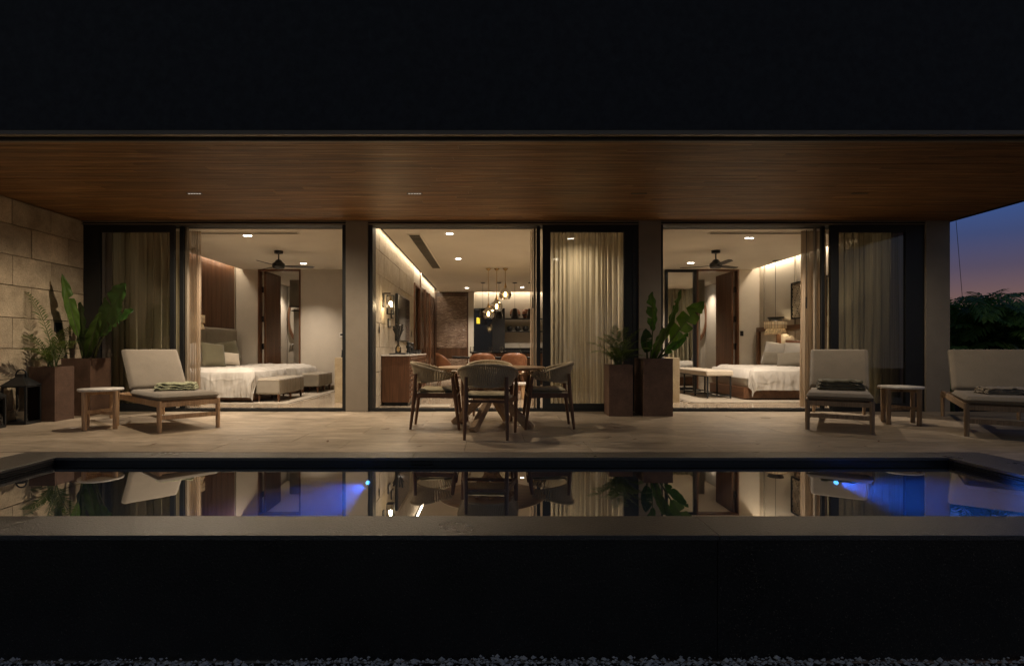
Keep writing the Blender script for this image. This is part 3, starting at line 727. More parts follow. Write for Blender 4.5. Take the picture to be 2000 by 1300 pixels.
for x, lab in ((-4.88, 'thin black curtain wand hanging at the left bedroom opening'), (.655, 'thin black curtain wand hanging at the living room opening'), (5.0, 'thin black curtain wand hanging at the right bedroom opening')):
    solo(MB().tube([(x,8.78,2.95),(x,8.78,1.78)], .005, 6).tube([(x,8.78,1.78),(x,8.78,1.60)], .011, 6), 'curtain_wand', M['darkpot'], lab, 'curtain wand', 'curtain wands')

# ---------------- soft shapes
def pillow(w, h, t, mat, name, lab, loc, rot, group=None, pipe=False):
    mb = MB(); N = 14; sd = rng.uniform(0, 50)
    def side(s):
        def fn(u, v):
            a, c = u*2-1, v*2-1
            e = max(0, (1-abs(a)**2.4))**.5 * max(0, (1-abs(c)**2.4))**.5
            k = 1 - .10*(1-abs(a*c)) * (abs(a)**6+abs(c)**6)*.5
            wob = .12*n3(a*1.7+sd, c*1.7, s)
            return (a*w/2*k, c*h/2*k, s*t/2*e*(1+wob))
        return fn
    mb.grid(side(1), N, N)
    n0 = len(mb.f); mb.grid(side(-1), N, N); mb.f = mb.f[:n0] + [tuple(reversed(f)) for f in mb.f[n0:]]
    o = mb.build(name, M[mat]); o.location = loc; o.rotation_euler = rot
    return tag(o, lab, 'pillow', group)
def soft_box(x0, x1, y0, y1, z0, z1, rr=.03, wav=0, seed=0, nx=24, ny=24):
    # rounded cushion in local coordinates
    mb = MB(); cx, cyy, cz = (x0+x1)/2, (y0+y1)/2, (z0+z1)/2; hx, hy, hz = (x1-x0)/2, (y1-y0)/2, (z1-z0)/2
    def side(s):
        def fn(u, v):
            a, c = (u*2-1), (v*2-1)
            a = math.copysign(abs(a)**.6, a); c = math.copysign(abs(c)**.6, c)
            ex = max(0, abs(a)*hx-(hx-rr))/rr; ey = max(0, abs(c)*hy-(hy-rr))/rr
            e = (max(0, 1-min(1, ex*ex+ey*ey)))**.5
            bul = .12*(1-a*a)*(1-c*c)
            return (cx+a*hx, cyy+c*hy, cz+s*hz*(e*.9+.1*(e>0)+bul) + wav*n3(a*3+seed, c*3, s))
        return fn
    mb.grid(side(1), nx, ny); n0 = len(mb.f); mb.grid(side(-1), nx, ny); mb.f = mb.f[:n0] + [tuple(reversed(f)) for f in mb.f[n0:]]
    return mb

def WR(x, y, s):
    # creased cloth: ridges where two noise fields cross
    a = n3(x*4+s+.8*n3(y*3, x*3), y*2.2, 1); b_ = n3(x*2.1, y*4.4+s+.8*n3(x*3, y*3, 4), 7)
    return .009*(1-min(1, abs(a)*2.6))**2 + .007*(1-min(1, abs(b_)*3))**2
def duvet(X0b, X1b, Y0b, Y1b, top, dropn, dropf, foot, seed, lab, far=.2):
    # foot: +1 when the foot of the bed points to +X, -1 otherwise; near side is Y0b
    ex0, ex1 = X0b, X1b
    def fn(u, v):
        if foot > 0: sx = X0b + u*(X1b-X0b+dropf)
        else: sx = X1b - u*(X1b-X0b+dropf)
        sy = Y0b-dropn + v*((Y1b+far)-(Y0b-dropn))
        ox = max(0, sx-ex1) if foot > 0 else -max(0, ex0-sx)
        oy = -max(0, Y0b-sy) if sy < Y0b else max(0, sy-Y1b)
        d = math.hypot(ox, oy); bx = min(max(sx, ex0), ex1); by = min(max(sy, Y0b), Y1b)
        w = .016*n3(sx*2.6+seed, sy*2.6, 0) + WR(sx, sy, seed)
        if d < 1e-6:
            ed = min(by-Y0b, (ex1-bx) if foot > 0 else (bx-ex0)); rr = .12
            dz = -.05*(1-min(1, ed/rr))**2
            return (bx, by, top + w*1.3 + dz)
        nx, ny = ox/d, oy/d; ang = math.atan2(ny, nx)
        along = (sx if abs(ny) > abs(nx) else sy)
        fold = (.055*n3(along*4+seed+.5*d, ang*1.5, d*1.3) + .022*n3(along*13+seed, d*2.2, 3) + .010*n3(along*26, d*5, 8)) * min(1, d*3.2) + .8*WR(sx*1.2, sy*1.2, seed+3)*min(1, d*5)
        od = .06*(1-math.exp(-d*14)) + fold + .03
        fall = max(0, d-.04)
        return (bx+nx*od, by+ny*od, max(.02+.01*w, top-.05-fall*.98+w*.4))
    return solo(MB().grid(fn, 150, 150), 'duvet', M['linen'], lab, 'duvet')

# ---------------- left bedroom
hb = thing('headboard', 'tall rounded taupe fabric headboard against the fluted wood wall', 'headboard', (-6.0, 11.2, 0))
MB().box(-6.04, -5.93, 9.3, 12.92, 0, 1.42).build('backboard', M['headboard'], hb, W=True, bevel=.05, seg=4)
for y in (11.52,): MB().box(-5.931, -5.925, y-.004, y+.004, .3, 1.37).build('seam', M['grey_fabric'], hb, W=True)
def bed(name, x0, x1, y0, y1, lab, mat='walnut_y'):
    t = thing('bed', lab, 'bed', ((x0+x1)/2, (y0+y1)/2, 0))
    MB().box(x0, x1, y0+.04, y1-.04, .03, .24).build('bed_base', M[mat], t, W=True, bevel=.006)
    soft_box(x0+.01, x1-.02, y0+.02, y1-.02, .24, .58, .05).build('mattress', M['linen'], t, W=True)
bed('bed', -5.92, -4.27, 9.85, 11.3, 'double bed with walnut base nearer the terrace in the left bedroom')
bed('bed', -5.92, -4.2, 11.75, 13.0, 'double bed farther back beside the open door in the left bedroom')
duvet(-5.6, -4.27, 9.85, 11.3, .60, .50, .30, 1, 3.1, 'rumpled white duvet draped over the nearer left bedroom bed')
duvet(-5.5, -4.2, 11.75, 13.0, .60, .36, .30, 1, 9.4, 'smooth white duvet over the farther left bedroom bed', far=.05)
pillow(.62, .46, .20, 'linen', 'pillow', 'large white pillow beside the sheer curtain', (-5.55, 10.1, .84), (R(90), 0, R(75)))
pillow(.48, .46, .17, 'green_velvet', 'pillow', 'large grey green pillow at the front of the left bed', (-5.28, 10.5, .85), (R(72), R(6), R(60)))
pillow(.48, .44, .16, 'green_velvet', 'pillow', 'smaller grey green pillow against the taupe headboard', (-5.60, 11.75, .90), (R(74), R(-8), R(55)))
pillow(.38, .26, .14, 'cream_fabric', 'pillow', 'small cream lumbar pillow in front of the green pillows', (-5.22, 11.05, .765), (R(68), R(6), R(52)))
def bench(x0, x1, y0, y1, lab):
    t = thing('bed_bench', lab, 'bench', ((x0+x1)/2, (y0+y1)/2, 0), 0, 'upholstered benches at the feet of the left beds')
    MB().box(x0, x1, y0, y1, .14, .43).build('seat', M['grey_fabric'], t, W=True, bevel=.035, seg=3)
    n = 9
    for k in range(n):
        y = y0 + (y1-y0)*(k+.5)/n
        MB().tube([(x1+.001, y, .16), (x1+.003, y, .40), (x1-.02, y, .428), (x0+.03, y, .43)], .004, 6).build('piping', M['cushion'], t, W=True)
    MB().tube([(x0+.01,y0+.002,.40),(x1-.01,y0+.002,.40)], .006, 6).build('piping', M['cream_fabric'], t, W=True)
    for x in (x0+.05, x1-.05):
        for y in (y0+.07, (y0+y1)/2, y1-.07): MB().tube([(x,y,0),(x,y,.14)], [.016,.028], 8).build('leg', M['walnut'], t, W=True)
bench(-4.24, -3.79, 9.9, 11.2, 'grey striped bench at the foot of the nearer left bed')
bench(-4.16, -3.74, 11.98, 13.0, 'grey striped bench at the foot of the farther left bed')
def rug(x0, x1, y0, y1, lab):
    t = thing('rug', lab, 'rug', ((x0+x1)/2, (y0+y1)/2, .001))
    MB().box(x0, x1, y0, y1, .001, .010).build('rug_field', M['rug'], t, W=True)
    f = MB(); w = .035; i = .05
    f.box(x0+i, x1-i, y0+i, y0+i+w, .010, .013); f.box(x0+i, x1-i, y1-i-w, y1-i, .010, .013); f.box(x0+i, x0+i+w, y0+i+w, y1-i-w, .010, .013); f.box(x1-i-w, x1-i, y0+i+w, y1-i-w, .010, .013)
    f.build('rug_border', M['rug_border'], t, W=True)
rug(-5.9, -3.45, 9.45, 13.0, 'beige rug with dark border under the left bedroom beds')
def console(x0, x1, y0, y1, h, lab):
    t = thing('media_console', lab, 'console', ((x0+x1)/2, (y0+y1)/2, 0), 0, 'stone media consoles')
    MB().box(x0, x1, y0, y0+.05, .0, h).build('side_panel', M['console_stone'], t, W=True, bevel=.003)
    MB().box(x0, x1, y1-.05, y1, .0, h).build('side_panel', M['console_stone'], t, W=True, bevel=.003)
    MB().box(x0, x1, y0+.051, y1-.051, h-.05, h).build('top', M['console_stone'], t, W=True)
    MB().box(x0+.02, x1-.02, y0+.051, y1-.051, .25, h-.051).build('cabinet_front', M['walnut'], t, W=True)
console(-2.80, -2.27, 9.87, 12.2, .80, 'travertine media console against the column side wall of the left bedroom')
console(2.62, 3.36, 9.87, 12.2, .80, 'travertine media console behind the tall planter in the right bedroom')
solo(MB().lathe([(.001,0),(.03,0),(.03,0),(.02,.03),(.012,.12),(.014,.15),(.001,.15)], at(668.5,698,10.4)-Vector((0,0,.005)), 12), 'black_bottle', M['darkpot'], 'slim black bottle on the left bedroom console', 'bottle')
th = thing('thermostat', 'white thermostat on the left bedroom back wall', 'thermostat', at(667, 654, 13.08))
MB().box(-.05, .05, 0, .02, -.06, .05).build('plate', M['white_plastic'], th, bevel=.004); MB().box(-.03, .03, -.003, 0, -.01, .03).build('display', M['fridge'], th)

# pendant with stacked woven shades
def woven_pendant(x, y, zb, lab, k=1.0):
    t = thing('woven_pendant_lamp', lab, 'pendant lamp', (x, y, zb), 0, 'stacked woven pendant lamps')
    MB().lathe([(.001,ZC-zb),(.06,ZC-zb),(.06,ZC-zb),(.06,ZC-zb-.02),(.06,ZC-zb-.02),(.001,ZC-zb-.02)], n=20).build('canopy', M['darkpot'], t)
    MB().tube([(0,0,.36),(0,0,ZC-zb-.02)], .004, 6).build('cord', M['darkpot'], t)
    MB().lathe([(.001,.375),(.165,.37),(.165,.37),(.12,.28),(.001,.28)], n=28).build('cap', M['darkpot'], t)
    MB().lathe([(.22,.27),(.22,.12)], n=36).build('shade', M['shade'], t, solid=.003)
    MB().lathe([(.15,.20),(.22,.01)], n=36).build('lower_shade', M['shade'], t, solid=.003)
    f = MB()
    for zz, rr in ((.12,.2235),(.195,.2235),(.27,.2235),(.008,.2235)): f.tube([(rr*math.cos(q*math.pi/16), rr*math.sin(q*math.pi/16), zz) for q in range(33)], .0035, 5, False)
    f.build('shade_rings', M['teak'], t)
    MB().ball((0,0,.13), .03).build('bulb', M['bulb'], t)
    lamp('POINT', 'pendant_glow', (x, y, zb+.12), 20, (1,.78,.50), t, size=.03)
woven_pendant(-5.66, 10.45, at(0, 643, 10.45).z, 'stacked woven pendant lamp seen through the sheer curtain in the left bedroom')
woven_pendant(6.06, 11.8, at(0, 653, 11.8).z, 'stacked woven pendant lamp over the right bedroom nightstand')

# ---------------- right bedroom
hr = thing('headboard', 'cream panelled headboard with dark wood frame in the right bedroom', 'headboard', (6.28, 11.2, 0))
MB().box(6.29, 6.345, 9.3, 12.95, .0, 1.36).build('backboard', M['cream_fabric'], hr, W=True)
for a, c in ((9.4, 10.3), (10.32, 11.4), (11.42, 12.85)): MB().box(6.262, 6.289, a, c, .5, 1.34).build('panel', M['cream_fabric'], hr, W=True, bevel=.015, seg=3)
MB().box(6.22, 6.345, 9.2, 13.0, 1.361, 1.46).build('top_rail', M['walnut_y'], hr, W=True, bevel=.004)
for y in (12.9, 12.0, 9.25): MB().box(6.19, 6.26, y-.04, y+.04, 0, 1.36).build('post', M['walnut'], hr, W=True, bevel=.003)
bed('bed', 4.72, 6.2, 10.3, 12.0, 'wide bed on a walnut base in the right bedroom')
duvet(4.9, 5.9, 10.32, 12.0, .61, .42, .36, -1, 5.7, 'white duvet with a heavy corner fold on the right bedroom bed', far=.15)
pillow(.70, .48, .20, 'linen', 'pillow', 'large white pillow standing against the cream headboard', (5.98, 11.45, .85), (R(72), R(8), R(-50)))
pillow(.66, .48, .20, 'linen', 'pillow', 'white pillow beside the brown curtain in the right bedroom', (6.02, 10.8, .85), (R(80), 0, R(-60)))
pillow(.5, .45, .14, 'copper', 'pillow', 'brown pillow mostly hidden behind the white pillows', (6.13, 11.1, .92), (R(84), 0, R(-60)))
pillow(.46, .30, .16, 'dark_grey_fabric', 'pillow', 'slate grey pillow at the far front of the right bed', (5.76, 11.25, .76), (R(64), R(4), R(-40)))
pillow(.52, .30, .17, 'dark_grey_fabric', 'pillow', 'slate grey pillow at the near front of the right bed', (5.80, 10.68, .76), (R(62), R(-5), R(-38)))
t = thing('bed_bench', 'long bench with cream seat and thin black frame at the foot of the right bed', 'bench', (4.4, 11.6, 0))
MB().box(4.10, 4.62, 10.55, 12.55, .44, .545).build('seat', M['cream_fabric'], t, W=True, bevel=.025, seg=3)
for y in (10.6, 11.24, 11.87, 12.5):
    for x in (4.14, 4.58): MB().box(x-.013, x+.013, y-.013, y+.013, .012, .42).build('leg', M['black_metal'], t, W=True)
    MB().box(4.153, 4.567, y-.010, y+.010, .055, .075).build('crossbar', M['black_metal'], t, W=True)
for x in (4.14, 4.58):
    for z in (.055, .42): MB().box(x-.011, x+.011, 10.6, 12.5, z, z+.02).build('rail', M['black_metal'], t, W=True)
rug(3.5, 6.2, 9.75, 12.9, 'beige rug with dark border under the right bedroom bed')
ns = thing('nightstand', 'low cream nightstand beside the right bed headboard', 'nightstand', (5.9, 12.45, 0))
MB().box(5.42, 6.2, 12.15, 12.75, .56, .60).build('top', M['marble'], ns, W=True, bevel=.004); MB().box(5.5, 6.2, 12.2, 12.7, .2, .559).build('drawer_box', M['cream_fabric'], ns, W=True)
for x in (5.55, 6.1):
    for y in (12.25,12.65): MB().box(x-.02, x+.02, y-.02, y+.02, 0, .199).build('leg', M['walnut'], ns, W=True)
bw = at(1507, 706, 12.35); MB
solo(MB().lathe([(.001,0),(.07,0),(.12,.05),(.125,.10),(.125,.10),(.115,.10),(.06,.02),(.001,.015)], (bw.x, 12.4, .60), 24), 'bowl', M['darkpot'], 'dark bowl on the right bedroom nightstand', 'bowl')
solo(MB().tube([(bw.x+.08,12.4,.60),(bw.x+.10,12.42,.75),(bw.x+.08,12.4,.93)], [.03,.012,.004]), 'twig_ornament', M['darkpot'], 'thin dark twig ornament beside the dark bowl', 'ornament')
# wall art
ar = thing('lattice_art', 'framed geometric triangle lattice art on the cream bedroom wall', 'wall art', (6.34, 11.1, 1.58))
y0, y1, z0, z1 = 10.35, 11.62, 1.58, 2.34
MB().box(6.325, 6.346, y0, y1, z0, z1).build('panel_back', M['darkpot'], ar, W=True)
f = MB(); f.box(6.285, 6.325, y0, y1, z0, z0+.025); f.box(6.285, 6.325, y0, y1, z1-.025, z1); f.box(6.285, 6.325, y0, y0+.025, z0+.025, z1-.025); f.box(6.285, 6.325, y1-.025, y1, z0+.025, z1-.025)
f.build('frame', M['black_metal'], ar, W=True)
f = MB(); s = .21; hgt = s*math.sqrt(3)/2
def seg_clip(a, c):
    pts = [(a[0]+(c[0]-a[0])*k/12, a[1]+(c[1]-a[1])*k/12) for k in range(13)]
    pts = [p for p in pts if y0+.03 < p[0] < y1-.03 and z0+.03 < p[1] < z1-.03]
    if len(pts) > 1: f.beam((6.31, pts[0][0], pts[0][1]), (6.31, pts[-1][0], pts[-1][1]), .020, .014, (1,0,0))
for j in range(-1, 6):
    for i in range(-2, 9):
        ox = y0 + i*s + (j % 2)*s/2; oz = z0 + j*hgt
        A, B, C_ = (ox, oz), (ox+s, oz), (ox+s/2, oz+hgt); ctr = (ox+s/2, oz+hgt/3)
        for p, q in ((A, B), (B, C_), (C_, A), (A, ctr), (B, ctr), (C_, ctr)): seg_clip(p, q)
        D = (ox+1.5*s, oz+hgt); ctr2 = (ox+s, oz+hgt*2/3)
        for p in (B, C_, D): seg_clip(p, ctr2)
f.build('lattice', M['cream_fabric'], ar, W=True, kind='stuff')
for y in (12.85, 11.55):
    solo(MB().box(6.325, 6.345, y-.012, y+.012, 1.5 if y > 12 else 1.47, ZC+.05), 'wall_strap', M['grey_fabric'], 'thin vertical strap on the cream wall %s' % ('at the far corner of the bedroom' if y > 12 else 'beside the lattice art'), 'strap', 'wall straps')
sw_ = at(1449, 651, 13.09)
def switch(c, n, lab, w=.07, h=.11, mat='fridge'):
    t = thing('wall_switch', lab, 'switch', c)
    a, b_ = (w/2, .006)
    if n == 'y': MB().box(-w/2, w/2, -.008, 0, -h/2, h/2).build('plate', M[mat], t, bevel=.003); MB().box(-w*.25, w*.25, -.012, -.008, -h*.3, h*.3).build('rocker', M['darkpot'], t)
    else: MB().box(0, .008, -w/2, w/2, -h/2, h/2).build('plate', M[mat], t, bevel=.003); MB().box(.008, .012, -w*.25, w*.25, -h*.3, h*.3).build('rocker', M['darkpot'], t)
switch(Vector((sw_.x, 13.098, sw_.z)), 'y', 'dark switch plate on the right bedroom back wall', .08, .12)
switch(Vector((-6.249, 6.257*FPX/(960-112), 1.27)), 'x', 'black outdoor outlet cover on the beige stone wall', .13, .13, 'black_metal')
switch(Vector((-1.851, 1.855*FPX/(960-740), at(0, 644, 9.1).z)), 'x', 'small dark switch plate below the wall lantern', .06, .12)
switch(Vector((-1.851, 1.855*FPX/(960-803), at(0, 652, 12.76).z)), 'x', 'small dark switch plate beside the mirror screen', .06, .14)
# mirrored panel
mp = thing('mirror_panel', 'full height dark framed mirror panel beside the bathroom doorway', 'mirror', (4.46, 13.1, 0))
f = MB(); f.box(4.11, 4.17, 13.06, 13.13, 0, ZC-.01); f.box(4.77, 4.85, 13.06, 13.13, 0, ZC-.01); f.box(4.17, 4.77, 13.061, 13.13, ZC-.07, ZC-.01); f.box(4.17, 4.77, 13.061, 13.13, 0, .06)
f.build('frame', M['fridge'], mp, W=True)
MB().box(4.17, 4.77, 13.09, 13.12, .06, ZC-.07).build('mirror_glass', M['mirror'], mp, W=True)

# ---------------- living room
# textured sliding panel at the back
tp = thing('textured_panel', 'tall brown woven texture panel framed in dark wood at the back of the living room', 'wall panel', (-1.3, 18.2, 0))
x0, x1 = fx(850, 18.2), fx(915, 18.2)
f = MB(); f.box(x0, x0+.03, 18.15, 18.28, 0, 2.83); f.box(x1-.03, x1, 18.15, 18.28, 0, 2.83); f.box(x0+.03, x1-.03, 18.151, 18.28, 2.79, 2.83); f.build('frame', M['gloss_wood'], tp, W=True)
MB().box(x0+.03, x1-.03, 18.2, 18.26, 0, 2.79).build('backing', M['gloss_wood'], tp, W=True)
def tiger():
    m, n, b, o = newmat('woven_bark_texture')
    a = noise(n, coords(n, (3.5, 3.5, 30)), 1.6, 6, .7, 1.2); c = ramp(n, a, [(.34, (.045,.028,.020)), (.5, (.19,.125,.085)), (.64, (.46,.34,.25))])
    n.links.new(c, b.inputs['Base Color']); setp(b, Roughness=.27); bump(n, b, a, .9, .02); return m
M['bark'] = tiger()
r = random.Random(21); z = 1.0; seg_ = MB()
while z < 2.68:
    h = r.uniform(.018, .034); x = x0+.05
    while x < x1-.06:
        L = r.uniform(.12, .45); e = min(x+L, x1-.05); seg_.box(x, e-.004, 18.2-r.uniform(.008,.028), 18.2, z, z+h-.003); x = e
    z += h
seg_.build('woven_strips', M['bark'], tp, W=True, kind='stuff')
seg_ = MB(); z = .06
while z < .62:
    h = r.uniform(.02, .034); seg_.box(x0+.05, x1-.05, 18.2-r.uniform(.008,.024), 18.2, z, z+h-.003); z += h
seg_.build('lower_woven_strips', M['bark'], tp, W=True, kind='stuff')
MB().tube([(x0+.07,18.19,.95),(x0+.07,18.13,.95),(x0+.16,18.13,.95)], .012, 8).build('handle', M['darkpot'], tp, W=True)

# fridge, shelves, counter
fr = thing('refrigerator', 'black two door refrigerator with a yellow energy sticker', 'refrigerator', (-.08, 17.9, 0))
MB().box(-.57, .43, 17.75, 18.48, 0, 2.27).build('body', M['fridge'], fr, W=True)
MB().box(-.565, .03, 17.70, 17.749, .05, 2.26).build('door', M['black_glossy'], fr, W=True, bevel=.006)
MB().box(.035, .425, 17.70, 17.749, .05, 2.26).build('door', M['fridge'], fr, W=True, bevel=.006)
for k in range(9): MB().box(.06+k*.04, .066+k*.04, 17.694, 17.70, .1, 2.2).build('groove_rib', M['black_metal'], fr, W=True)
MB().box(fx(930.5,17.7), fx(937.5,17.7), 17.693, 17.699, 1.77, 1.96).build('energy_sticker', M['yellow'], fr, W=True)
for i, (z, lab) in enumerate(((1.94, 'dark upper shelf holding two brown vases in the kitchen'), (1.52, 'dark lower shelf holding three black bowls in the kitchen'))):
    solo(MB().box(.45, 1.95, 18.15, 18.49, z, z+.035), 'wall_shelf', M['fridge'], lab, 'shelf', bevel=.003)
for px, lab in ((1006, 'round brown vase on the upper kitchen shelf, left one'), (1030, 'round brown vase on the upper kitchen shelf, nearest the curtain')):
    x = fx(px, 18.3); t = thing('round_vase', lab, 'vase', (x, 18.31, 1.975), 0, 'brown vases')
    MB().lathe([(.001,0),(.12,0),(.17,.10),(.175,.17),(.15,.26),(.13,.30),(.13,.30),(.115,.30),(.12,.25),(.001,.1)], n=28).build('body', M['copper'], t)
    MB().lathe([(.172,.09),(.182,.11),(.172,.13)], n=28).build('band', M['fridge'], t)
for px, lab in ((996, 'black bowl on the lower kitchen shelf beside the refrigerator'), (1012, 'black bowl in the middle of the lower kitchen shelf'), (1027, 'black bowl on the lower kitchen shelf nearest the curtain')):
    x = fx(px, 18.3); solo(MB().lathe([(.001,0),(.07,0),(.10,.05),(.105,.10),(.085,.15),(.075,.165),(.065,.165),(.06,.12),(.001,.05)], (x, 18.31, 1.555), 24), 'black_bowl', M['darkpot'], lab, 'bowl', 'black bowls')
kc = thing('kitchen_counter', 'low kitchen counter with dark top along the back wall', 'counter', (1.3, 18.1, 0))
MB().box(.45, 2.24, 17.85, 18.48, 0, .86).build('cabinet', M['walnut'], kc, W=True); MB().box(.45, 2.24, 17.82, 18.49, .86, .90).build('countertop', M['fridge'], kc, W=True)
MB().box(.45, 2.24, 18.47, 18.495, .9, 1.0).build('backsplash', M['fridge'], kc, W=True)
isl = thing('kitchen_island', 'kitchen island with black stone top behind the dining chairs', 'kitchen island', (.5, 15.6, 0))
MB().box(-.55, 2.0, 15.35, 16.0, 0, .84).build('cabinet', M['walnut'], isl, W=True); MB().box(-.6, 2.05, 15.28, 16.05, .841, .89).build('countertop', M['fridge'], isl, W=True, bevel=.003)
for i, px in enumerate((943, 974.5, 1005.5, 1036)):
    lab = ['black cone pendant lamp over the kitchen island, in front of the stickered refrigerator door', 'black cone pendant lamp over the kitchen island, behind the amber globes', 'black cone pendant lamp over the kitchen island, before the first brown vase', 'black cone pendant lamp over the kitchen island, before the vase by the curtain'][i]
    x = fx(px, 15.7); t = thing('cone_pendant_lamp', lab, 'pendant lamp', (x, 15.7, 1.83), 0, 'black cone pendant lamps')
    MB().lathe([(.001,ZC-1.83),(.065,ZC-1.83),(.065,ZC-1.83),(.065,ZC-1.85),(.065,ZC-1.85),(.001,ZC-1.86)], n=20).build('canopy', M['darkpot'], t)
    MB().tube([(0,0,.27),(0,0,ZC-1.85)], .005, 6).build('cord', M['darkpot'], t)
    MB().lathe([(.03,.28),(.065,.27),(.115,0),(.115,0),(.108,.0),(.06,.262),(.001,.265)], n=24).build('shade', M['fridge'], t)
    MB().disc((0,0,.015), .05, 16, -1).build('bulb', M['lens'], t)
    lamp('SPOT', 'pendant_beam', (x, 15.7, 1.82), 42, WARM, t, (0,0,0), .03, 150, 1)
for i, (px, py, cpx, cpy) in enumerate(((953.8, 613, 955, 523), (970, 598.5, 970, 526), (987, 575, 985.5, 523))):
    Y = 12.95; c = at(px, py, Y); lab = ['lowest amber glass globe pendant over the indoor dining table', 'middle height amber glass globe pendant over the indoor dining table', 'highest amber glass globe pendant over the indoor dining table'][i]
    t = thing('globe_pendant_lamp', lab, 'pendant lamp', (c.x, Y, c.z), 0, 'amber globe pendant lamps')
    top = ZC - c.z
    MB().lathe([(.001,top),(.062,top),(.062,top-.012),(.02,top-.05),(.001,top-.062)], n=24).build('canopy', M['brass'], t)
    MB().tube([(0,0,.22),(0,0,top-.05)], .007, 8).build('rod', M['brass'], t)
    MB().lathe([(.012,.26),(.02,.22),(.035,.16),(.03,.09),(.012,.06),(.001,.06)], n=16).build('socket', M['brass'], t)
    MB().lathe([(.038,.155),(.07,.12),(.125,.06),(.145,0),(.135,-.06),(.10,-.11),(.095,-.115)], n=32).build('globe', M['smokeglass'], t)
    MB().lathe([(.001,-.05),(.02,-.045),(.03,-.015),(.028,.02),(.012,.06)], n=14).build('bulb', M['bulb'], t)
    lamp('POINT', 'globe_glow', (c.x, Y, c.z-.02), 10, (1,.72,.38), t, size=.03)

# interior dining set
dt = thing('indoor_dining_table', 'dark oval dining table set with glasses in the living room', 'table', (.1, 12.95, 0))
MB().lathe([(.001,.735),(1.02,.735),(1.03,.745),(1.03,.765),(1.02,.775),(.001,.775)], n=48, sy=.5).build('tabletop', M['fridge'], dt)
for x in (-.45, .45): MB().lathe([(.22,0),(.22,0),(.16,.03),(.07,.3),(.09,.735)], (x,0,0), 20).build('pedestal', M['walnut'], dt)
def shell_chair(x, y, rz, lab):
    t = thing('shell_dining_chair', lab, 'chair', (x, y, 0), rz, 'brown shell dining chairs')
    def fn(u, v):   # curved veneer back, local -Y is the back
        a = R(-100) + R(200)*u; k = abs(u*2-1); ztop = .87 - .24*k**2.6; z = .44 + (ztop-.44)*v
        rr = .235 + .03*v
        return (rr*math.sin(a)*1.06, -rr*math.cos(a), z)
    MB().grid(fn, 24, 6).build('backrest', M['copper'], t, solid=.016)
    soft_box(-.22, .22, -.20, .24, .42, .49, .04, nx=12, ny=12).build('seat', M['cream_fabric'], t)
    for sx in (-1, 1):
        for sy in (-1, 1): MB().tube([(sx*.17, sy*.16, .43), (sx*.22, sy*.21, 0)], [.018,.011], 8).build('leg', M['walnut'], t)
shell_chair(-.20, 12.1, 0, 'brown curved back indoor chair with its back to the terrace, left of the pair')
shell_chair(.49, 12.1, 0, 'brown curved back indoor chair with its back to the terrace, nearest the curtain')
shell_chair(-1.02, 12.75, R(-78), 'brown indoor chair seen side on at the left end of the indoor dining table')
shell_chair(-.15, 13.85, R(180), 'brown indoor chair on the kitchen side of the indoor table, nearer the textured panel')
shell_chair(.55, 13.85, R(180), 'brown indoor chair on the kitchen side of the indoor table, nearer the shelves')
def glass_item(px, Y, z, lab):
    x = fx(px, Y); t = thing('wine_glass', lab, 'wine glass', (x, Y, z), 0, 'wine glasses')
    MB().lathe([(.001,0),(.035,.001),(.035,.003),(.005,.006),(.004,.10),(.02,.115),(.045,.15),(.047,.18),(.036,.235)], n=20).build('glass_body', M['clearglass'], t)
glass_item(922, 12.8, .776, 'wine glass nearest the textured panel on the indoor table')
glass_item(958, 12.7, .776, 'wine glass between the two brown chair backs, left one')
glass_item(980, 12.9, .776, 'wine glass between the two brown chair backs, right one')
solo(MB().lathe([(.001,0),(.09,0),(.10,.02),(.09,.06),(.04,.13),(.018,.17),(.018,.26),(.025,.29)], (fx(1015,12.9), 12.9, .776), 24), 'decanter', M['clearglass'], 'round glass decanter on the indoor dining table', 'decanter')
solo(MB().lathe([(.001,0),(.17,0),(.17,.006),(.16,.012),(.001,.012)], (fx(892,12.9)+.05, 12.9, .777), 28), 'placemat', M['darkpot'], 'round black placemat at the left end of the indoor table', 'placemat')
t = thing('wood_stool', 'low wooden block stool with pale top behind the terrace chairs', 'stool', (.55, 10.6, 0))
MB().box(.36, .68, 10.5, 10.85, .27, .31).build('top', M['marble'], t, W=True, bevel=.01)
for x in (.40, .60): MB().box(x-.03, x+.05, 10.53, 10.82, 0, .27).build('leg', M['teak'], t, W=True, bevel=.004)
solo(MB().box(fx(820,9.3), fx(880,9.3), 9.05, 9.45, .001, .014), 'doormat', M['rug'], 'small beige mat just inside the living room opening', 'mat', bevel=.004)

# sideboard with carved front
sb = thing('sideboard', 'dark walnut sideboard with carved lattice doors and white marble top', 'sideboard', (-1.6, 10.4, 0))
X1 = -1.385
MB().box(-1.852, X1, 9.3, 11.62, .06, .835).build('carcass', M['walnut'], sb, W=True, bevel=.003)
MB().box(-1.82, X1-.03, 9.36, 11.56, 0, .06).build('plinth', M['fridge'], sb, W=True)
MB().box(-1.855, X1+.015, 9.28, 11.64, .836, .862).build('marble_top', M['marble'], sb, W=True, bevel=.003)
for i in range(12):
    for j in range(9):
        a = 9.34+i*.188; z = .10+j*.081; e = a+.168; zz = z+.062
        m = MB(); m.add([(X1+.001,a,z),(X1+.001,e,z),(X1+.001,e,zz),(X1+.001,a,zz),(X1+.028,a+.01,zz-.008),(X1+.028,e-.01,zz-.008)], [(0,1,2,3),(0,4,5,1),(4,3,2,5),(0,3,4),(1,5,2)])
        m.build('carved_block', M['walnut_y'], sb, W=True)
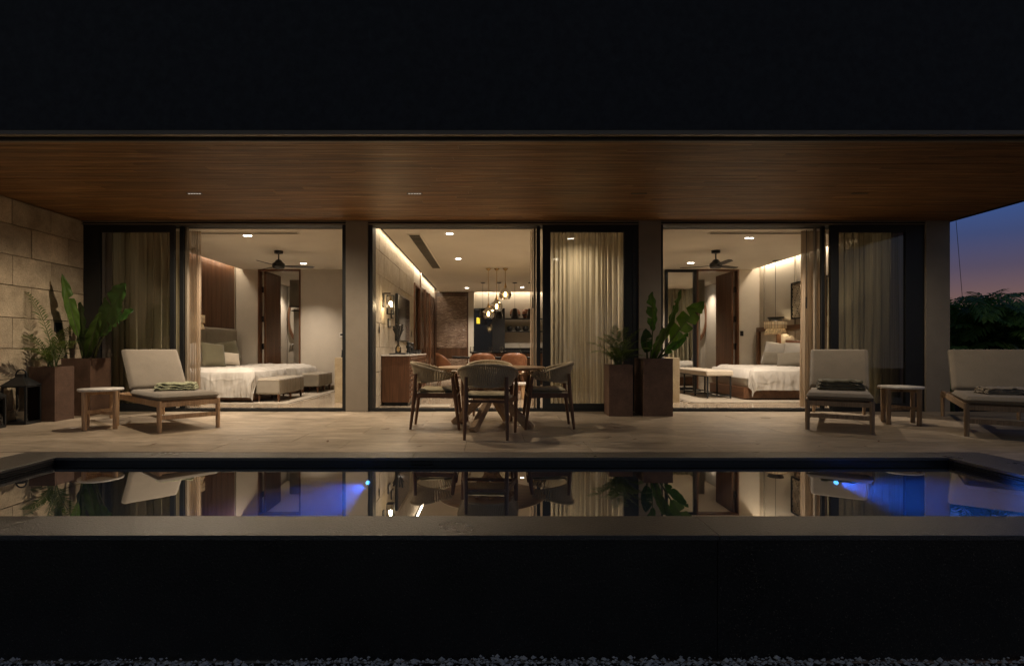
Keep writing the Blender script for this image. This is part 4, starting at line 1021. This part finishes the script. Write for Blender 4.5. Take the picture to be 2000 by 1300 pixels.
# objects on the sideboard
solo(MB().box(-1.75, -1.47, 9.45, 10.6, .863, .885), 'tray', M['fridge'], 'long black tray on the marble sideboard', 'tray', bevel=.006)
t = thing('reed_diffuser', 'dark glass bottle with a dark twisted sculpture above on the sideboard', 'vase', (-1.68, 9.95, .886))
MB().lathe([(.001,0),(.055,0),(.055,.09),(.03,.13),(.015,.15),(.015,.17)], n=18).build('bottle', M['smokeglass'], t)
r = random.Random(2); f = MB()
for k in range(9):
    a = r.uniform(0, 6.28); f.tube([(0,0,.12),(.03*math.cos(a),.03*math.sin(a),.30),(.09*math.cos(a),.09*math.sin(a),.42+.1*r.random())], [.004,.006,.02], 6)
f.build('stems', M['darkpot'], t)
for i, (yy, h, lab) in enumerate(((10.35, .20, 'black turned wooden jar on the sideboard tray, nearer the terrace'), (10.75, .22, 'black turned wooden jar on the sideboard, below the mirror screen'))):
    solo(MB().lathe([(.001,0),(.04,0),(.045,.04),(.03,.06),(.05,.09),(.05,.13),(.03,.15),(.042,.18),(.03,h),(.001,h)], (-1.55, yy, .886 if i == 0 else .863), 20), 'turned_jar', M['darkpot'], lab, 'jar')
solo(MB().lathe([(.001,0),(.05,0),(.085,.04),(.08,.08),(.08,.08),(.06,.07),(.001,.02)], (-1.50, 11.2, .863), 20), 'small_bowl', M['darkpot'], 'small black bowl at the far end of the sideboard', 'bowl')
solo(MB().ball((-1.7, 10.05, 1.46), .001), 'hook', M['darkpot'], 'tiny hook on the stone wall', 'hook') if False else None
# screen on stone wall
tv = thing('wall_screen', 'large black glossy screen hung on the living room stone wall', 'television', (-1.80, 11.4, 1.10))
MB().box(-1.852, -1.80, 10.62, 12.15, 1.11, 2.03).build('casing', M['black_metal'], tv, W=True, bevel=.02, seg=3)
MB().box(-1.7999, -1.796, 10.64, 12.13, 1.13, 2.01).build('screen_glass', M['black_glossy'], tv, W=True)
# small frames by the lantern
for y, z, lab in ((9.95, 1.34, 'small dark framed picture below the wall lantern'), (10.25, 1.52, 'small dark framed picture beside the black screen')):
    t = thing('small_picture', lab, 'picture', (-1.84, y, z)); MB().box(-.012, .012, -.10, .10, 0, .16).build('frame', M['darkpot'], t, bevel=.003); MB().box(.0121, .014, -.07, .07, .03, .13).build('print', M['marble'], t)
# wall lantern
wl = thing('wall_lantern', 'square black wall lantern with clear glass and lit bulb on the stone wall', 'wall lamp', (-1.855, 9.45, 1.55))
MB().box(.0, .02, -.05, .05, .12, .36).build('backplate', M['black_metal'], wl); MB().box(.02, .13, -.012, .012, .345, .365).build('arm', M['black_metal'], wl)
f = MB()
for x in (.075, .185):
    for y in (-.055, .055): f.box(x-.004, x+.004, y-.004, y+.004, .0, .31)
for z in (-.004, .31): f.box(.071, .189, -.059, .059, z, z+.012)
f.build('cage', M['black_metal'], wl); MB().box(.079, .181, -.051, .051, .008, .309).build('pane', M['clearglass'], wl)
MB().tube([(.13,0,.31),(.13,0,.22)], .012, 8).build('socket', M['brass'], wl); MB().ball((.13,0,.185), .028, 12, 8, 1.3).build('bulb', M['bulb'], wl)
lamp('POINT', 'lantern_glow', (-1.725, 9.45, 1.70), 14, (1,.74,.42), wl, size=.03)

# =================================================================== TERRACE FURNITURE
tb = thing('round_dining_table', 'round teak dining table with crossed beam legs in the middle of the terrace', 'table', (0, 6.85, 0))
MB().lathe([(.001,.705),(.60,.705),(.60,.705),(.645,.715),(.655,.73),(.655,.73),(.65,.737),(.001,.737)], n=72).build('tabletop', M['teak_x'], tb)
for A in (R(-118.5), R(-31.6), R(61.5), R(150)):
    c, s = math.cos(A), math.sin(A); off = Vector((-s, c, 0))*.038
    MB().beam(Vector((c*.53, s*.53, 0))+off, Vector((-c*.30, -s*.30, .704))+off, .075, .095, (0,0,1), .06, .08).build('leg', M['teak_x'], tb, bevel=.006)
MB().beam((-.32,0,.685),(.32,0,.685),.06,.035).beam((0,-.32,.6849),(0,.32,.6849),.06,.035).build('top_brace', M['teak_x'], tb)

def woven_chair():
    t = thing('woven_armchair', '', 'chair', (0,0,0))
    # local: faces +Y, back is -Y.  band wraps round the back and becomes the arms
    NR = 44
    def path(u):
        a = R(-118) + R(236)*u           # 0 = straight back
        x = .285*math.sin(a)*(1 if abs(a) < R(90) else 1); y = -.27*math.cos(a) - .0
        if abs(a) > R(90): x = math.copysign(.285, x)*(1-.0*(abs(a)-R(90))); y = .27*(abs(a)-R(90))/R(28)*.75
        k = min(1, abs(a)/R(118)); zt = .785 - .135*k**1.8; zb = .555 + .055*k**3
        return x, y, zt, zb
    f = MB()
    for k in range(54):
        u = (k+.5)/54; pts = []
        for j in range(7):
            v = j/6; x, y, zt, zb = path(u); rad = Vector((x, y+.02, 0)).normalized(); tilt = (v-.5)*.06
            pts.append((x+rad.x*tilt, y+rad.y*tilt, zb+(zt-zb)*v))
        f.tube(pts, [.0095,.0105,.0108,.0108,.0108,.0108,.0105], 8)
    f.build('woven_back', M['rope'], t)
    def low(u, v):
        x, y, zt, zb = path(u); rad = Vector((x, y+.02, 0)).normalized(); a = v*2*math.pi
        return (x+rad.x*(-.03+.013*math.cos(a)), y+rad.y*(-.03+.013*math.cos(a)), zb-.002+.013*math.sin(a))
    MB().grid(low, 60, 8).build('lower_rim', M['rope'], t)
    # wrapped rim: short rope turns
    rim = MB()
    for k in range(74):
        u = (k+.5)/74; x, y, zt, zb = path(u); rad = Vector((x, y+.02, 0)).normalized(); c = Vector((x+rad.x*.03, y+rad.y*.03, zt))
        x2, y2, zt2, _ = path(min(1, u+.01)); d = (Vector((x2,y2,zt2)) - Vector((x,y,zt))); d = d.normalized() if d.length > 1e-6 else Vector((0,1,0))
        rim.tube([c-d*.007, c, c+d*.007], [.016,.021,.016], 7, False)
    rim.build('woven_rim', M['rope'], t, kind='stuff')
    for sx in (-1, 1):
        MB().tube([(sx*.305, .22, .63), (sx*.300, .245, .44), (sx*.290, .30, 0)], [.020,.026,.016], 12).build('leg', M['teak_dark'], t)
        MB().tube([(sx*.215, -.225, .66), (sx*.215, -.235, .42), (sx*.225, -.285, 0)], [.019,.026,.016], 12).build('leg', M['teak_dark'], t)
        MB().beam((sx*.215,-.225,.40),(sx*.298,.25,.40),.028,.05).build('side_rail', M['teak_dark'], t)
    MB().beam((-.21,-.235,.405),(.21,-.235,.405),.05,.028).build('back_rail', M['teak_dark'], t)
    MB().beam((-.295,.25,.405),(.295,.25,.405),.05,.028).build('front_rail', M['teak_dark'], t)
    # seat: woven ribs under a pad
    s = MB()
    def sf(u, v):
        a, c = u*2-1, v*2-1; return (a*(.245+.03*v), -.20+.45*v, .432 + .010*abs(math.sin(a*math.pi*11)) - .012*(1-a*a)*(1-c*c))
    s.grid(sf, 88, 6); s.build('woven_seat', M['rope'], t)
    soft_box(-.235, .235, -.19, .235, .440, .485, .05, .003, 4, 16, 16).build('seat_pad', M['seatpad'], t)
    return t
ch0 = woven_chair()
spots = [(-.04, 6.05, R(-4), 'woven olive rope armchair in front of the round table with its back to the pool'), (-.68, 6.80, R(-90), 'woven olive rope armchair on the side of the round table toward the sideboard'),
         (.70, 6.82, R(90), 'woven olive rope armchair on the side of the round table toward the planters'), (-.03, 7.62, R(180), 'woven olive rope armchair mostly hidden behind the round table')]
for i, (x, y, a, lab) in enumerate(spots):
    c = ch0 if i == 0 else copy_tree(ch0)
    c.location = (x, y, 0); c.rotation_euler = (0,0,a); c['label'] = lab; c['group'] = 'woven armchairs around the round table'

def side_table(x, y, r_, a0, lab, wd):
    t = thing('side_table', lab, 'side table', (x, y, 0), a0, 'round side tables')
    MB().lathe([(.001,.452),(r_-.008,.452),(r_-.002,.458),(r_,.470),(r_-.004,.482),(.001,.484)], n=48).build('tabletop', M['marble'], t)
    for k in range(4):
        a = k*math.pi/2; q = (r_-.024); MB().tube([(q*math.cos(a), q*math.sin(a), 0), (q*math.cos(a), q*math.sin(a), .452)], [.026,.028], 12).build('leg', M[wd], t)
    MB().beam((-(r_-.04),0,.19),((r_-.04),0,.19),.022,.04).beam((0,-(r_-.04),.2102),(0,(r_-.04),.2102),.022,.04).build('cross_stretcher', M[wd], t)
    MB().beam((-(r_-.04),0,.43),((r_-.04),0,.43),.022,.04).beam((0,-(r_-.04),.4302),(0,(r_-.04),.4302),.022,.04).build('top_brace', M[wd], t)
side_table(-4.71, 6.67, .236, R(-14), 'round white topped side table beside the left lounge chair', 'teak')
side_table(5.24, 7.08, .248, R(20), 'round white topped side table between the two right lounge chairs', 'lounge_wood')

def lounger(P1, ang, W_, L, lab, wd, side, base=1.1, ht=.93):
    # local X runs from foot to head, local Y across the width (from P1 corner)
    t = thing('lounge_chair', lab, 'lounge chair', (P1[0], P1[1], 0), ang, 'terrace lounge chairs')
    s = side; wood_ = M[wd]
    for y in (0, W_):
        yy = s*y
        MB().tube([(0,yy,0),(0,yy,.36)], [.024,.027], 12).build('leg', wood_, t); MB().tube([(L,yy,0),(L,yy,.33)], [.022,.026], 12).build('leg', wood_, t)
        MB().beam((0,yy,.325),(L,yy,.325),.038,.07).build('side_rail', wood_, t, bevel=.004)
    MB().beam((.0,0,.318),(0,s*W_,.318),.04,.055).build('end_rail', wood_, t, bevel=.003); MB().beam((L,0,.318),(L,s*W_,.318),.04,.055).build('end_rail', wood_, t, bevel=.003)
    MB().beam((0,0,.17),(0,s*W_,.17),.028,.05).build('foot_stretcher', wood_, t, bevel=.003)
    for k in range(10):
        x = .10 + k*(base-.12)/9.5; MB().beam((x,0,.345),(x,s*W_,.345),.05,.014).build('slat', wood_, t)
    y0, y1 = sorted((s*-.012, s*(W_+.012)))
    soft_box(-.02, base, y0, y1, .358, .44, .035, .002, 2, 22, 18).build('seat_cushion', M['cushion'], t)
    m = soft_box(0, .64, y0, y1, -.045, .045, .035, .002, 6, 22, 18)
    tilt = math.atan2(ht-.42, .40)
    Mx = Matrix.Translation((base-.03, 0, .435)) @ Matrix.Rotation(-tilt, 4, 'Y') ; m.xf(Mx); m.build('back_cushion', M['cushion'], t)
    for (xa, xb, zz, MM, par) in ((-.02, base, .399, None, t), (0, .64, .0, Mx, t)):
        rr = .035; pts = []
        for cx_, cy_, a0_ in ((xb-rr, y1-rr, 0), (xa+rr, y1-rr, 90), (xa+rr, y0+rr, 180), (xb-rr, y0+rr, 270)):
            for q_ in range(5): a_ = R(a0_+q_*22.5); pts.append((cx_+(rr+.001)*math.cos(a_), cy_+(rr+.001)*math.sin(a_), zz))
        pts.append(pts[0]); pm = MB().tube(pts, .0055, 6, False)
        if MM: pm.xf(MM)
        pm.build('piping', M['dark_grey_fabric'], t)
    fb = MB(); 
    for y in (.04, W_-.04): fb.beam((0,s*y,-.062),(.60,s*y,-.062),.03,.03)
    for x in (.05, .2, .35, .5): fb.beam((x,s*.04,-.062),(x,s*(W_-.04),-.062),.03,.02)
    fb.xf(Mx).build('back_frame', wood_, t)
    MB().tube([(base+.10, s*W_*.5, .60), (base+.45, s*W_*.5, .34)], .012, 8).build('prop', wood_, t)
    return t
def towel(px_, lab, mat, rz, z=.452, w=.42, d=.27, h=.085):
    m = MB()
    for k in range(3):
        q = soft_box(-w/2+.01*k, w/2-.014*k, -d/2+.006*k, d/2-.008*k, h/3*k, h/3*(k+1)+.003, .014, .022, k*.35+px_[0], 22, 16); m.add(q.v, q.f, True)
    o = m.build('folded_towel', M[mat]); o.location = (px_[0], px_[1], z); o.rotation_euler = (0,0,rz); tag(o, lab, 'towel')
aL = math.atan2(.68, -.74)
lounger((-3.78, 6.29), aL, .64, 2.0, 'taupe lounge chair with pale towel at the left end of the terrace', 'teak', -1)
aA = math.atan2(.85, .53)
lounger((3.76, 6.58), aA, .635, 2.15, 'taupe lounge chair with olive towel in front of the dark right glass door', 'lounge_wood', -1, 1.05)
aB = math.atan2(.83, .56)
lounger((5.186, 6.035), aB, .80, 2.25, 'taupe lounge chair with folded towel nearest the garden', 'lounge_wood', -1, 1.15)
def onseat(P1, ang, u, v): return (P1[0]+math.cos(ang)*u+math.sin(ang)*v, P1[1]+math.sin(ang)*u-math.cos(ang)*v)
towel(onseat((-3.78,6.29), aL, .50, .34), 'pale green striped folded towel on the left lounge chair', 'pale_towel', aL+R(60), .447, .46, .26)
towel(onseat((3.76,6.58), aA, .62, .33), 'dark olive folded towel on the right lounge chair beside the side table', 'olive_towel', aA-R(80), .447, .50, .30, .12)
towel(onseat((5.186,6.035), aB, .55, .42), 'pale folded towel on the lounge chair nearest the garden', 'cushion', aB-R(75), .447, .52, .34, .07)

# ---------------- dry leaf scraps
sc_ = MB(); r = random.Random(12)
for px, py in ((1585,828),(1600,872),(1480,868),(640,862),(470,858),(1130,870),(1716,862),(300,868),(820,872),(1240,858),(1690,872)):
    y = 1026/(py-YH); x = fx(px, y); a = r.uniform(0, 6.28); l = r.uniform(.02,.035); c, s = math.cos(a), math.sin(a)
    sc_.add([(x-c*l,y-s*l,.003),(x+s*l*.4,y-c*l*.4,.007),(x+c*l,y+s*l,.012),(x-s*l*.4,y+c*l*.4,.006)], [(0,1,2,3)])
tag(sc_.build('leaf_litter', M['walnut'], solid=.001), 'a few dry leaf scraps scattered on the terrace paving', 'leaves', kind='stuff')
# ---------------- planters
def planter(x0, y0, s, h, lab, sy=None):
    sy = sy or s; t = thing('square_planter', lab, 'planter', (x0+s/2, y0+sy/2, 0), 0, 'tall rusty brown planters')
    f = MB(); a, b_ = s/2, sy/2; w_ = .025
    f.box(-a, a, -b_, -b_+w_, 0, h); f.box(-a, a, b_-w_, b_, 0, h); f.box(-a, -a+w_, -b_+w_, b_-w_, 0, h); f.box(a-w_, a, -b_+w_, b_-w_, 0, h)
    f.build('shell', M['corten'], t, bevel=.003); MB().box(-a+w_+.001, a-w_-.001, -b_+w_+.001, b_-w_-.001, .02, h-.04).build('soil', M['soil'], t)
    return Vector((x0+s/2, y0+sy/2, h-.04))
p1 = planter(-6.09, 7.28, .34, .72, 'rusty brown square planter beside the black lanterns')
p2 = planter(-6.15, 7.90, .42, .82, 'taller rusty brown square planter in the left corner by the glass door')
p3 = planter(1.67, 7.86, .34, .73, 'rusty brown square planter holding the small palm beside the glowing curtain')
p4 = planter(2.16, 7.86, .42, .82, 'taller rusty brown square planter in front of the right column', .5)

def frond(mb, base, az, L, el0, el1, n, ll, lw, r, droop=.35, st=.006):
    p = Vector(base); pts = [p.copy()]; K = 16
    for i in range(K):
        e = el0 + (el1-el0)*((i+.5)/K)**1.25; a = az + .1*math.sin(i*.4)
        p = p + Vector((math.cos(a)*math.cos(e), math.sin(a)*math.cos(e), math.sin(e)))*(L/K); pts.append(p.copy())
    mb.tube(pts, [st*(1-.8*i/K) for i in range(K+1)], 5, False)
    for i in range(n):
        s = .22 + .77*(i/(n-1)); q = s*K; k = min(int(q), K-1); c = pts[k].lerp(pts[k+1], q-k); T = (pts[k+1]-pts[k]).normalized()
        side = T.cross(Vector((0,0,1))); side = side.normalized() if side.length > .05 else Vector((math.sin(az), -math.cos(az), 0))
        up = side.cross(T).normalized()
        for sg in (-1, 1):
            l = ll*(math.sin(math.pi*(.12+.83*s))**.7)*r.uniform(.8,1.1)
            d = (side*sg*r.uniform(.75,1.0) + T*r.uniform(.55,.85) + up*r.uniform(.0,.25)).normalized()
            m1 = c + d*l*.5 - Vector((0,0,1))*droop*l*.12; e1 = c + d*l*.92 - Vector((0,0,1))*droop*l*r.uniform(.4,.8)
            wv = T.cross(d).cross(d).normalized()*lw
            mb.add([c+wv*.3, m1+wv, e1, m1-wv, c-wv*.3], [(0,1,3,4),(1,2,3)])
def palm(base, lab, fronds, seed, ll=.17, lw=.008, nl=24, stems=True):
    r = random.Random(seed); t = thing('potted_palm', lab, 'palm plant', base, 0, 'small potted palms')
    for (az, L, e0, e1) in fronds:
        m = MB(); frond(m, (r.uniform(-.04,.04), r.uniform(-.04,.04), -.01), R(az), L, R(e0), R(e1), nl, ll, lw, r, st=.007); m.build('frond', M['palmleaf'], t)
    f = MB()
    for k in range(6): a = k*1.05; f.tube([(.05*math.cos(a), .05*math.sin(a), -.02), (.035*math.cos(a), .035*math.sin(a), .25+.08*r.random())], [.012,.006], 6)
    f.build('stem', M['stalk'], t)
palm(p1, 'feathery green palm in the planter beside the stone wall', [(0,.72,88,25), (185,1.15,89,50), (180,.85,80,-5), (330,.72,72,-10), (260,.55,70,-10), (120,.6,78,10), (165,.50,50,-30)], 4, .19, .009)
palm(p3, 'feathery dark palm beside the glowing curtain', [(90,.70,88,40), (180,.60,74,0), (150,.62,80,15), (0,.68,74,5), (20,.72,80,25), (200,.55,65,-20), (-20,.60,66,-15), (-60,.5,70,-10), (250,.5,70,0), (60,.72,84,30), (120,.65,82,20), (10,.5,55,-20)], 9, .16, .008)

def blade(t, base, tip, width, nrm, mat, splits=(), stalk=.35, bow=.06, fold=.35, droop=0.0, seed=0, name='leaf'):
    r = random.Random(seed); B = Vector(base); T = Vector(tip); N = Vector(nrm).normalized(); ax = (T-B); L = ax.length; axn = ax.normalized()
    side = axn.cross(N).normalized(); N = side.cross(axn).normalized()
    def mid(s): return B + ax*s + N*(bow*L*math.sin(math.pi*s)) - Vector((0,0,1))*droop*L*s*s
    m = MB()
    for sg in (-1, 1):
        cuts = [0.0] + sorted(c for c, g in splits if g in (0, sg)) + [1.0]
        for a, c in zip(cuts[:-1], cuts[1:]):
            ns = max(3, int((c-a)*26)); rows = []
            for i in range(ns+1):
                u = a + (c-a)*i/ns; s = stalk + (1-stalk)*u
                w = width*.5*(math.sin(math.pi*min(1, u*.93+.05))**.62)*(1-.25*u)
                w *= .95+.05*math.sin(math.pi*min(1,max(0,i/ns)))**.4 if len(cuts) > 2 else 1
                row = []
                for j in range(6):
                    q = j/5; gp = 0 if len(cuts) <= 2 else (.5-((u-a)/(c-a)))*.045*q
                    P = mid(max(0, min(1.02, s+gp+.22*q*w/L))) + side*sg*w*q*math.cos(fold*q*.8) + N*(w*q*(math.sin(fold)*.9-.55*q*fold)) + N*(.012*math.sin(u*26+j+seed)*q)
                    row.append(P)
                rows.append(row)
            v = [p for rw in rows for p in rw]; fc = [(i*6+j, i*6+j+1, (i+1)*6+j+1, (i+1)*6+j) for i in range(ns) for j in range(5)]
            if sg < 0: fc = [tuple(reversed(q)) for q in fc]
            m.add(v, fc, True)
    o = m.build(name, M[mat], t)
    st = MB(); st.tube([mid(k/14) - N*.004 for k in range(15)], [.016*(1-.85*k/14) for k in range(15)], 7); st.build('stalk', M['stalk'], o)
def rel(px, py, Y, c): return at(px, py, Y) - c
c2 = p2; t2 = thing('banana_plant', 'broad leaved banana plant in the left corner planter', 'banana plant', c2, 0, 'potted banana plants')
c2v = Vector(c2); rb = lambda dx, dy: Vector((dx, dy, -.02))
sp = lambda n, s, sd: tuple((random.Random(sd+k).uniform(.15,.9), random.Random(sd*7+k).choice((-1,1,0) if n > 3 else (-1,1))) for k in range(n))
blade(t2, rb(-.04,0), rel(121, 534, 7.75, c2v), .19, (.75,-.65,.15), 'leaf', sp(3,0,3), .30, .02, .55, 0, 1)
blade(t2, rb(.06,.02), rel(246, 553, 7.7, c2v), .56, (-.25,-.9,.35), 'leaf_dark', ((.3,1),(.55,-1)), .34, .04, .12, 0, 2)
blade(t2, rb(-.02,.05), rel(158, 590, 8.1, c2v), .38, (-.5,-.85,.2), 'leaf_dark', (), .12, .03, .25, 0, 3)
blade(t2, rb(.03,-.06), rel(196, 610, 7.8, c2v), .20, (.3,-.9,.2), 'leaf', (), .12, .02, .5, 0, 4)
blade(t2, rb(.10,0), rel(262, 596, 7.75, c2v), .36, (-.3,-.7,.6), 'leaf_dark', sp(5,0,8), .50, .08, .3, .05, 5)
blade(t2, rb(-.06,.06), rel(176, 640, 8.0, c2v), .30, (-.2,-.95,.1), 'leaf_dark', (), .1, .0, .3, 0, 7)
c4 = p4; t4 = thing('banana_plant', 'banana plant with a bright split leaf in front of the right column', 'banana plant', c4, 0, 'potted banana plants'); c4v = Vector(c4)
blade(t4, rb(-.03,.05), rel(1273, 570, 7.85, c4v), .25, (-.8,-.55,.2), 'leaf_dark', sp(2,0,4), .45, -.03, .5, 0, 11)
blade(t4, rb(.02,.0), rel(1329, 566, 7.6, c4v), .22, (.55,-.75,.25), 'leaf', sp(2,0,6), .28, .01, .6, 0, 12)
blade(t4, rb(.04,.03), rel(1375, 588, 7.55, c4v), .34, (-.35,-.8,.45), 'leaf', ((.34,-1),(.62,-1),(.28,1),(.50,1),(.74,1)), .36, .04, .2, 0, 13)
blade(t4, rb(-.04,-.05), rel(1296, 640, 7.8, c4v), .17, (.2,-.9,.1), 'leaf', (), .1, .0, .5, 0, 14)
blade(t4, rb(-.08,.02), rel(1262, 640, 7.9, c4v), .20, (-.2,-.9,.2), 'leaf_dark', sp(3,0,9), .3, .03, .4, .02, 15)
blade(t4, rb(.06,.06), rel(1345, 650, 7.9, c4v), .16, (-.2,-.9,.3), 'leaf_dark', sp(2,0,14), .3, .03, .4, .02, 16)
solo(MB().lathe([(.001,0),(.018,0),(.018,.0),(.02,.05),(.014,.06),(.001,.06)], (c4v.x+.10, c4v.y-.14, c4v.z), 12), 'soil_marker', M['white_plastic'], 'small white plastic cap in the soil of the right planter', 'marker')

# ---------------- black lanterns by the stone wall
def lantern(x, y, w_, h, lab):
    t = thing('floor_lantern', lab, 'lantern', (x, y, 0), R(8), 'black floor lanterns'); a = w_/2
    f = MB(); f.box(-a, a, -a, a, 0, .035)
    for sx in (-1,1):
        for sy in (-1,1): f.box(sx*a-sx*.022 if sx > 0 else -a, a if sx > 0 else -a+.022, a-.022 if sy > 0 else -a, a if sy > 0 else -a+.022, .035, h)
    f.box(-a, a, -a, a, h, h+.02); f.build('frame', M['black_metal'], t)
    q = a*1.06; MB().add([(-q,-q,h+.02),(q,-q,h+.02),(q,q,h+.02),(-q,q,h+.02),(-a*.3,-a*.3,h+.13),(a*.3,-a*.3,h+.13),(a*.3,a*.3,h+.13),(-a*.3,a*.3,h+.13)], [(0,3,2,1),(4,5,6,7),(0,1,5,4),(1,2,6,5),(2,3,7,6),(3,0,4,7)]).build('roof', M['black_metal'], t)
    MB().box(-a*.32, a*.32, -a*.32, a*.32, h+.13, h+.165).build('vent_cap', M['black_metal'], t)
    MB().tube([(-a*.42, 0, h+.11)] + [(a*.42*math.cos(math.pi*(1-k/8)), 0, h+.16+.06*math.sin(math.pi*k/8)) for k in range(9)] + [(a*.42,0,h+.11)], .009, 8).build('handle', M['black_metal'], t)
    MB().box(-a+.008, a-.008, -a+.008, -a+.012, .035, h).build('pane', M['clearglass'], t); MB().box(a-.012, a-.008, -a+.013, a-.013, .035, h).build('pane', M['clearglass'], t)
    MB().lathe([(.001,.035),(.05,.035),(.05,.035),(.05,.16),(.05,.16),(.001,.155)], n=20).build('candle', M['cream_fabric'], t)
lantern(-6.02, 7.08, .29, .47, 'taller black metal lantern against the stone wall beside the planter')
lantern(-6.04, 6.60, .27, .36, 'shorter black metal lantern nearest the camera at the stone wall')

# ---------------- garden beyond the terrace
def shrub(x, y, z, h, n, seed, lab, L=1.3):
    r = random.Random(seed); t = thing('palm_shrub', lab, 'palm shrub', (x, y, -.25), 0, 'garden palms beyond the terrace')
    f = MB(); st = MB()
    for k in range(5): a = k*1.3; st.tube([(.15*math.cos(a), .15*math.sin(a), 0), (.3*math.cos(a), .3*math.sin(a), h*.55)], [.05,.03], 7)
    st.build('trunk', M['stalk'], t)
    for k in range(n):
        a = r.uniform(0, 6.28); hh = h*r.uniform(.2,.85); rr = r.uniform(0,.35)
        frond(f, (rr*math.cos(a), rr*math.sin(a), hh), a, L*r.uniform(.75,1.15), R(r.uniform(40,88)), R(r.uniform(-75,-20)), 24, .34*L/1.3, .020, r, .7, .012)
    for k in range(max(6, n//6)):
        a = r.uniform(0, 6.28); frond(f, (.3*r.random()*math.cos(a), .3*r.random()*math.sin(a), h*.75), a, r.uniform(.8,1.15), R(r.uniform(66,88)), R(r.uniform(-35,10)), 24, .26, .016, r, .7, .010)
    f.build('crown', M['palm_far'], t)
for i, (px, Y, h, n, lab) in enumerate(((1862, 10.2, 1.95, 90, 'leafy garden palm just right of the end column'), (1905, 11.5, 1.9, 80, 'leafy garden palm behind the lounge chair nearest the garden'), (1968, 10.0, 1.95, 90, 'tall leafy garden palm above the far lounge chair'),
                                        (2060, 10.6, 1.9, 70, 'leafy garden palm at the frame edge'), (2140, 12.0, 1.5, 40, 'garden palm mostly beyond the frame'))):
    shrub(fx(px, Y), Y, 0, h, n, 30+i, lab)
sg = thing('fan_palm', 'small bright fan palm beside the lounge chair nearest the garden', 'fan palm', (fx(2003, 8.2), 8.2, -.2)); r = random.Random(77)
f = MB()
for k in range(30):
    a = r.uniform(R(110), R(300)); e = r.uniform(R(-15), R(60)); d = Vector((math.cos(a)*math.cos(e), math.sin(a)*math.cos(e), math.sin(e))); c = Vector((0,0,1.0)); w_ = d.orthogonal().normalized()*.010
    f.add([c, c+d*.18+w_, c+d*r.uniform(.32,.45)-Vector((0,0,.03)), c+d*.18-w_], [(0,1,2,3)])
f.build('fan_leaf', M['palmleaf'], sg); MB().tube([(0,0,0),(0,0,1.0)], .014, 8).build('stalk', M['stalk'], sg)
hd = MB(); r = random.Random(5)
for k in range(5200):
    x = r.uniform(7.9, 30); y = r.uniform(12.5, 15.5); z = -.25 + r.random()**.8*1.55*(1+.25*n3(x*.5, y*.5))
    d = Vector((r.uniform(-1,1), r.uniform(-1,1), r.uniform(-.3,1))).normalized(); w_ = d.orthogonal().normalized()*.06; c = Vector((x,y,z)); hd.add([c-w_*.3, c+d*.14+w_, c+d*.34, c+d*.14-w_], [(0,1,2,3)])
tag(hd.build('undergrowth', M['palm_far']), 'dark leafy undergrowth beyond the end of the terrace', 'undergrowth', kind='stuff')
ca = at(1868, 440, 14.0); cb = at(1882, 610, 14.0)
solo(MB().tube([(ca.x-.35, 14, ca.z+4), ca, cb, (cb.x+.15, 14, -.2)], .006, 5), 'stay_cable', M['darkpot'], 'thin dark cable crossing the dusk sky beside the end column', 'cable')
